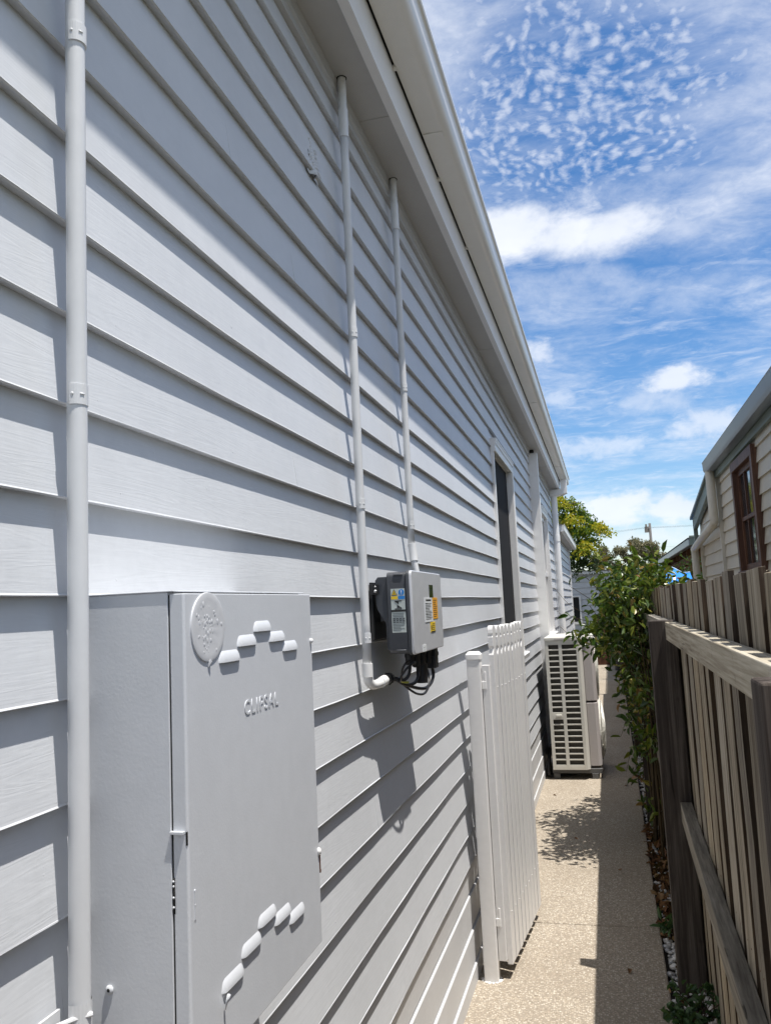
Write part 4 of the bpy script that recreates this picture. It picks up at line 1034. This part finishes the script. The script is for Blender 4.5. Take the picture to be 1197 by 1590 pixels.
q = MB(); q.tube(curve_pts([(NX - .085, 9.24, 2.985), (NX - .085, 9.24, 2.80), (NX - .085, 9.25, 2.50), (NX - .085, 9.32, 2.43), (NX - .085, 9.9, 2.39), (NX - .085, 11.30, 2.285), (NX - .085, 11.36, 2.24), (NX - .085, 11.37, 1.9), (NX - .085, 11.37, .05)], 6), .046, 14)
q.tube([(NX - .088, 9.252, 2.46), (NX - .0865, 9.258, 2.50)], .051, 14); q.build('downpipe', 'cream_trim', nh, smooth=40)
y0, y1, z0, z1 = NW; a = .085
q = MB(); q.box(NX - .035, NX + .06, y0, y0 + a, z0, z1 - a); q.box(NX - .035, NX + .06, y1 - a, y1, z0, z1 - a); q.box(NX - .035, NX + .06, y0, y1, z1 - a, z1); q.box(NX - .05, NX + .06, y0, y1, z0 - .04, z0)
wn = q.build('window', 'brown', nh, bevel=.003)
q = MB(); ya, yb, xx = y0 + a, y1 - a, NX + .01
q.box(xx, xx + .03, ya, ya + .05, z0, z1 - a); q.box(xx, xx + .03, yb - .05, yb, z0, z1 - a); q.box(xx, xx + .03, ya + .05, yb - .05, z1 - a - .05, z1 - a); q.box(xx, xx + .03, ya + .05, yb - .05, z0, z0 + .06); q.box(xx - .003, xx + .028, ya + .05, yb - .05, 2.33, 2.365)
for f_ in (.33, .66): q.box(xx + .002, xx + .026, ya + (yb - ya) * f_ - .011, ya + (yb - ya) * f_ + .011, z0 + .06, z1 - a - .05)
q.build('sash', 'brown', wn, bevel=.002)
MB().box(NX + .028, NX + .032, ya + .05, yb - .05, z0 + .06, z1 - a - .05).build('pane', 'glass', wn)

# patio roof, tarp and planting behind the fence
pg = thing('patio_roof', 'low patio roof with grey gutter on brown timber rafters beyond the neighbour house', 'patio', (1.9, 18, 0))
q = MB(); q.box(1.40, 1.50, 14.5, 23.5, 2.50, 2.62); q.build('gutter', 'zinc', pg, bevel=.01)
q = MB(); q.box(1.41, 2.2, 14.42, 14.49, 2.50, 2.66); q.build('end_fascia', 'green_trim', pg, bevel=.003)
MB().add([(1.38, 14.4, 2.625), (1.38, 23.6, 2.625), (5, 23.6, 2.9), (5, 14.4, 2.9)], [(0, 1, 2, 3)]).build('roof_sheet', 'zinc', pg)
for i in range(12):
    q = MB(); y = 14.7 + i * .75; q.obox((1.51, y, 2.40), (3.2, 0, .24), (0, .05, 0), (0, 0, .14)); q.build('rafter', 'brown_dark', pg)
q = MB(); q.box(1.54, 1.64, 14.5, 23.5, 2.26, 2.39); q.build('beam', 'brown_dark', pg)
for y in (14.6, 18.5, 23.2):
    q = MB(); q.box(1.55, 1.64, y, y + .09, 0, 2.26); q.build('patio_post', 'brown_dark', pg)
q = MB(); q.box(3.4, 3.5, 14.2, 24, 0, 2.5); q.build('back_wall', 'brown_dark', pg)
q = MB(); q.box(1.5, 3.4, 23.9, 24.0, 0, 2.62); q.build('end_wall', 'brown_dark', pg)
tp_ = thing('blue_tarp', 'bright blue tarpaulin stretched over a frame behind the fence', 'tarpaulin', (1.0, 12.4, 0))
q = MB(); n = 14; vs = []
for i in range(n + 1):
    for j in range(n + 1):
        u, v_ = i / n, j / n
        x = .86 + u * .42 - v_ * .02; y = 12.2 + v_ * 1.2 - .15 * u; z = 2.175 - u * .17 - (1 - v_) * .33 + .02 * math.sin(u * 9 + v_ * 4) + .012 * math.sin(v_ * 15 + u * 5)
        vs.append((x, y, z))
q.add(vs, [(i * (n + 1) + j, (i + 1) * (n + 1) + j, (i + 1) * (n + 1) + j + 1, i * (n + 1) + j + 1) for i in range(n) for j in range(n)])
to = q.build('sheet', 'tarp', tp_, smooth=True); so2 = to.modifiers.new('thick', 'SOLIDIFY'); so2.thickness = .004
q = MB(); q.tube([Vector(vs[i * (n + 1) + n]) for i in range(n + 1)], .012, 6); q.build('hem', 'tarp_hem', tp_, smooth=True)
for x in (.88, 1.24):
    q = MB(); q.tube([(x, 13.3, 0), (x, 13.3, 1.92)], .02, 8); q.build('pole', 'zinc', tp_)
gs = thing('garden_shrub', 'low green garden shrub showing above the fence below the blue tarp', 'shrub', (.75, 9.6, 0))
P = np.concatenate([clumps((.80, 9.3, 1.45), (.20, .6, .26), 40, 12, .05), clumps((1.02, 9.6, 1.55), (.10, .5, .30), 24, 12, .04)]); V, F = leaf_field(P, .06, .4, .2); MB().arrays(V, F).build('foliage', 'fern', gs)
q = MB()
for i in range(9): q.tube([(.8 + R_.uniform(-.1, .1), 9.8 + R_.uniform(-.5, .5), -.05), (.8 + R_.uniform(-.2, .2), 9.8 + R_.uniform(-.8, .8), 1.5)], .01, 5)
q.build('stems', 'stem', gs)
gd = thing('garden_shrub', 'dark green shrub under the patio roof behind the blue tarp', 'shrub', (1.4, 14, 0))
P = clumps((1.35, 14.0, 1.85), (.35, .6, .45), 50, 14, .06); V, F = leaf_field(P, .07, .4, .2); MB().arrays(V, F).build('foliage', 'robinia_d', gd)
q = MB()
for i in range(6): q.tube([(1.35 + R_.uniform(-.1, .1), 14 + R_.uniform(-.2, .2), -.05), (1.35 + R_.uniform(-.2, .2), 14 + R_.uniform(-.3, .3), 1.8)], .012, 5)
q.build('stems', 'stem', gd)

# ------------------------------------------------------------------ shed, planter and pot at the far end
sd_ = thing('garden_shed', 'grey weatherboard shed with small dark window closing the far end of the path', 'shed', (-.5, 23, 0))
q = MB(); zs_ = [2.30 - .155 * i for i in range(16)]; q2 = MB(); boards(q2, -.9, 3.2, zs_, 2.42, 0, .5, .018, 1, False)
vsr = [(y - 2.0, 22.6 - x, z) for x, y, z in q2.v]      # turn the boards to face the camera (-y)
q.add(vsr, q2.f); q.build('weatherboard_cladding', 'board', sd_)
MB().box(-2.95, 1.2, 22.63, 23.2, 0, 2.33).build('wall_frame', 'board', sd_)
q = MB(); q.obox((-3.0, 22.50, 2.43), (4.3, 0, -.14), (0, .12, 0), (0, 0, .085)); q.build('fascia', 'trim', sd_)
MB().add([(-3.05, 22.45, 2.53), (1.35, 22.45, 2.39), (1.35, 26, 2.0), (-3.05, 26, 2.1)], [(0, 1, 2, 3)]).build('roof', 'roof', sd_)
q = MB(); q.box(-1.05, -.655, 22.575, 22.60, 1.03, 1.10); q.box(-.70, -.655, 22.575, 22.60, 1.10, 1.75); q.box(-1.05, -.655, 22.575, 22.60, 1.75, 1.79); q.box(-1.05, -1.01, 22.575, 22.60, 1.10, 1.75); ws = q.build('window', 'trim', sd_)
MB().box(-1.01, -.70, 22.585, 22.60, 1.10, 1.75).build('pane', 'hole', ws)
pn = thing('planter_box', 'rusty brown planter box at the far end of the path', 'planter', (-.2, 22.1, 0))
q = MB(); 
for a, b, c_, d_ in ((-.7, .12, 21.9, 21.93), (-.7, .12, 22.32, 22.35)): q.box(a, b, c_, d_, 0, .49)
q.box(-.7, -.67, 21.93, 22.32, 0, .49); q.box(.09, .12, 21.93, 22.32, 0, .49); q.box(-.67, .09, 21.93, 22.32, 0, .42, 1); q.build('box_sides', ['corten', 'soil'], pn)
P = clumps((-.3, 22.1, .75), (.4, .25, .3), 40, 12, .05); V, F = leaf_field(P, .08, .4, .2); MB().arrays(V, F).build('foliage', 'fern', pn)
pt = thing('plant_pot', 'black plastic pot with a dry tufted plant at the far end of the path', 'plant pot', (.20, 20.2, 0))
q = MB(); n = 24; prof_ = [(.0, .0), (.12, .0), (.155, .29), (.168, .29), (.168, .31), (.15, .31), (.145, .27), (0, .27)]
q.add([(.20 + r * math.cos(2 * math.pi * i / n), 20.2 + r * math.sin(2 * math.pi * i / n), z) for r, z in prof_ for i in range(n)], [(j * n + i, j * n + (i + 1) % n, (j + 1) * n + (i + 1) % n, (j + 1) * n + i) for j in range(len(prof_) - 1) for i in range(n)])
q.build('pot', 'pot', pt, smooth=40)
P = NP.normal(size=(260, 3)) * np.array([.07, .07, .05]) + np.array([.20, 20.2, .34]); V, F = leaf_field(P, .22, .06, -.9); MB().arrays(V, F).build('tuft', 'gum', pt)
bw = thing('bowl_planter', 'shallow stone bowl planter half hidden by the shrub behind the pot', 'planter', (.12, 19.0, 0))
q = MB(); prof_ = [(0, .0), (.09, .0), (.05, .08), (.04, .36), (.10, .44), (.20, .52), (.21, .55), (.18, .55), (.10, .48), (0, .47)]
q.add([(.30 + r * math.cos(2 * math.pi * i / n), 19.0 + r * math.sin(2 * math.pi * i / n), z) for r, z in prof_ for i in range(n)], [(j * n + i, j * n + (i + 1) % n, (j + 1) * n + (i + 1) % n, (j + 1) * n + i) for j in range(len(prof_) - 1) for i in range(n)])
q.build('bowl', 'gum', bw, smooth=40)


# ------------------------------------------------------------------ trees
def limb(q, pts, r0, r1, n=8):
    cp = curve_pts(pts, 6); q.tube(cp, [r0 + (r1 - r0) * i / (len(cp) - 1) for i in range(len(cp))], n)


rb = thing('robinia_tree', 'yellow green feathery tree hanging over the rear wing roof', 'tree', (-1.9, 20.2, 0))
q = MB(); limb(q, [(-1.9, 20.2, -.05), (-1.85, 20.2, 1.8), (-1.75, 20.1, 3.2)], .13, .08)
ends = []
for ex, ez in ((-1.2, 4.4), (-.75, 4.15), (-.45, 3.95), (-.05, 3.45), (-2.6, 4.5), (-.9, 3.4), (-1.9, 4.9), (-.4, 3.2)):
    ey = 20 + R_.uniform(-.7, .7); limb(q, [(-1.75, 20.1, 2.9), ((ex - 1.75) / 2, (ey + 20.1) / 2, max(ez, 3.4) * .97), (ex, ey, ez)], .035, .008, 6); ends.append((ex, ey, ez))
q.build('trunk', 'bark', rb, smooth=True)


def fronds(specs, nf, length, ls):
    """drooping pinnate sprays: paired leaflets strung along a curving stalk"""
    P = []; stalk = MB()
    for c, r in specs:
        for i in range(nf):
            b = Vector(in_blob(c, r, 1, .2)[0]); a = R_.uniform(0, 6.28); L = length * R_.uniform(.6, 1.2)
            dirv = Vector((math.cos(a), math.sin(a), .15)); pts = [b + dirv * L * u - Vector((0, 0, 1)) * L * .75 * u * u for u in (0, .25, .5, .75, 1)]
            stalk.tube(pts, .004, 3, caps=False)
            for u in np.linspace(.1, 1, 9):
                for sgn in (-1, 1):
                    pp = b + dirv * L * u - Vector((0, 0, 1)) * L * .75 * u * u + Vector((-dirv.y, dirv.x, 0)) * sgn * ls * .5
                    P.append(tuple(pp))
    return np.array(P), stalk


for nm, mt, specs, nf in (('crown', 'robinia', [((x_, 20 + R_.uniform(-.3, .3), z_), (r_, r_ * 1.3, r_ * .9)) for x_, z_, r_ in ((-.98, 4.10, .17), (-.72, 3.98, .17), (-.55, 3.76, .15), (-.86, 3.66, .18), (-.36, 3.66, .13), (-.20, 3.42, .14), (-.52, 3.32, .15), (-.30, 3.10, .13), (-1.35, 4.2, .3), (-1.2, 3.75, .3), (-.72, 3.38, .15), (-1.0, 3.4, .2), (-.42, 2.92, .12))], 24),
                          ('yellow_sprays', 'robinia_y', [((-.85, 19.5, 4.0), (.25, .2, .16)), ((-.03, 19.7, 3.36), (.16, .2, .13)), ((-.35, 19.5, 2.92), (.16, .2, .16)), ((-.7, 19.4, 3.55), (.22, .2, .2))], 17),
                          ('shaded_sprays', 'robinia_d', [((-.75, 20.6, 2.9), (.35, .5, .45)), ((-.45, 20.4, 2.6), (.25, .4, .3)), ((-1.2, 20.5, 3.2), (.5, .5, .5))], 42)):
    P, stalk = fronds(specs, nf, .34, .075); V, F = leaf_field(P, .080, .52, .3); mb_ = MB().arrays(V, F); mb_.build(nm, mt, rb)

gm = thing('gum_tree', 'distant olive gum tree with rounded clumps of foliage on the skyline', 'tree', (3, 75, 0))
q = MB(); limb(q, [(3, 75, -.05), (2.9, 75, 2), (2.7, 75, 3.6)], .30, .2)
cl = [(.1, 75, 5.75, .6), (-.55, 75, 5.1, .65), (2.9, 75, 6.25, .95), (1.55, 75, 5.75, .7), (4.05, 75, 5.9, .8), (.4, 75, 5.1, .85), (-.3, 75, 4.5, .6), (4.7, 75.5, 5.2, .9), (2.1, 75.5, 5.0, .8), (3.4, 76, 5.1, .9), (1.2, 76, 4.3, .7), (5.3, 76, 4.6, .8), (-.9, 76, 3.9, .7), (.3, 76, 3.7, .8), (2.6, 76, 4.0, .8), (4.2, 76, 4.2, .8), (3.0, 74.6, 5.6, .5), (6.2, 76, 3.8, .9), (-2.0, 77, 3.4, .9), (7.3, 77, 3.2, .9)]
P = []
for x, y, z, r in cl:
    limb(q, [(2.8, 75, 3.2), ((x + 2.8) / 2, (y + 75) / 2, (z + 3.2) / 2 - .1), (x, y, z)], .09, .02, 5)
    for _ in range(8):
        c_ = in_blob((x, y, z), (r * .75, r * .75, r * .45), 1, .3)[0]; P.append(clumps(c_, (r * .42, r * .42, r * .26), 14, 10, .10))
q.build('trunk', 'bark', gm, smooth=True)
P = np.concatenate(P); V, F = leaf_field(P, .20, .5, .3); MB().arrays(V, F).build('crown', 'gum', gm)

# ------------------------------------------------------------------ power pole, lines, bollard lamp
pw = thing('power_pole', 'grey timber power pole with insulators standing behind the shrub', 'power pole', (5.0, 90, 0))
q = MB(); q.tube([(5.0, 90, -.05), (5.0, 90, 9.25)], [.19, .13], 12); q.build('pole', 'pole', pw, smooth=True)
q = MB(); q.box(4.80, 4.90, 89.1, 90.9, 8.55, 8.67); q.build('crossarm', 'pole', pw)
q = MB(); q.box(4.45, 4.85, 89.7, 90.1, 8.3, 8.9); q.tube([(4.62, 89.7, 8.9), (4.62, 89.7, 9.15)], .10, 8); q.box(4.85, 5.35, 89.8, 90.0, 6.6, 6.9); q.build('switch_gear', 'ceramic', pw)
ins = [(4.84, 8.79), (4.85, 8.79), (4.86, 8.79), (4.87, 8.79)]
for i, (x, z) in enumerate(ins):
    yi = 89.2 + i * .5; q = MB(); q.tube([(x, yi, 8.67), (x, yi, 8.72), (x, yi, 8.79)], [.03, .06, .04], 8); q.build('insulator', 'ceramic', pw)
def line(a, b, sag, r=.007):
    a, b = Vector(a), Vector(b); q = MB(); q.tube([a.lerp(b, u) - Vector((0, 0, sag * 4 * u * (1 - u))) for u in np.linspace(0, 1, 18)], r, 4); return q.build('power_line', 'wire')
for i, (x, z) in enumerate(ins[:3]):
    tag(line((x, 89.2 + i * .5, z + .02), (-42, 96 + i, 8.2 - i * .45), .5), 'thin wire running left from the top of the power pole', 'wire', 'wires left of the pole')
for i, (x, z) in enumerate(ins[1:]):
    tag(line((x, 89.7 + i * .5, z + .02), (48, 84 - i, 9.5 - i * .4), .5), 'thin wire running right from the top of the power pole', 'wire', 'wires right of the pole')
tag(line((5, 89.87, 6.8), (30, 60, 4.2), .4), 'service wire sloping down right from halfway up the power pole', 'wire')
tag(line((5, 89.87, 6.8), (-30, 100, 5.6), .4), 'service wire sloping down left from halfway up the power pole', 'wire')
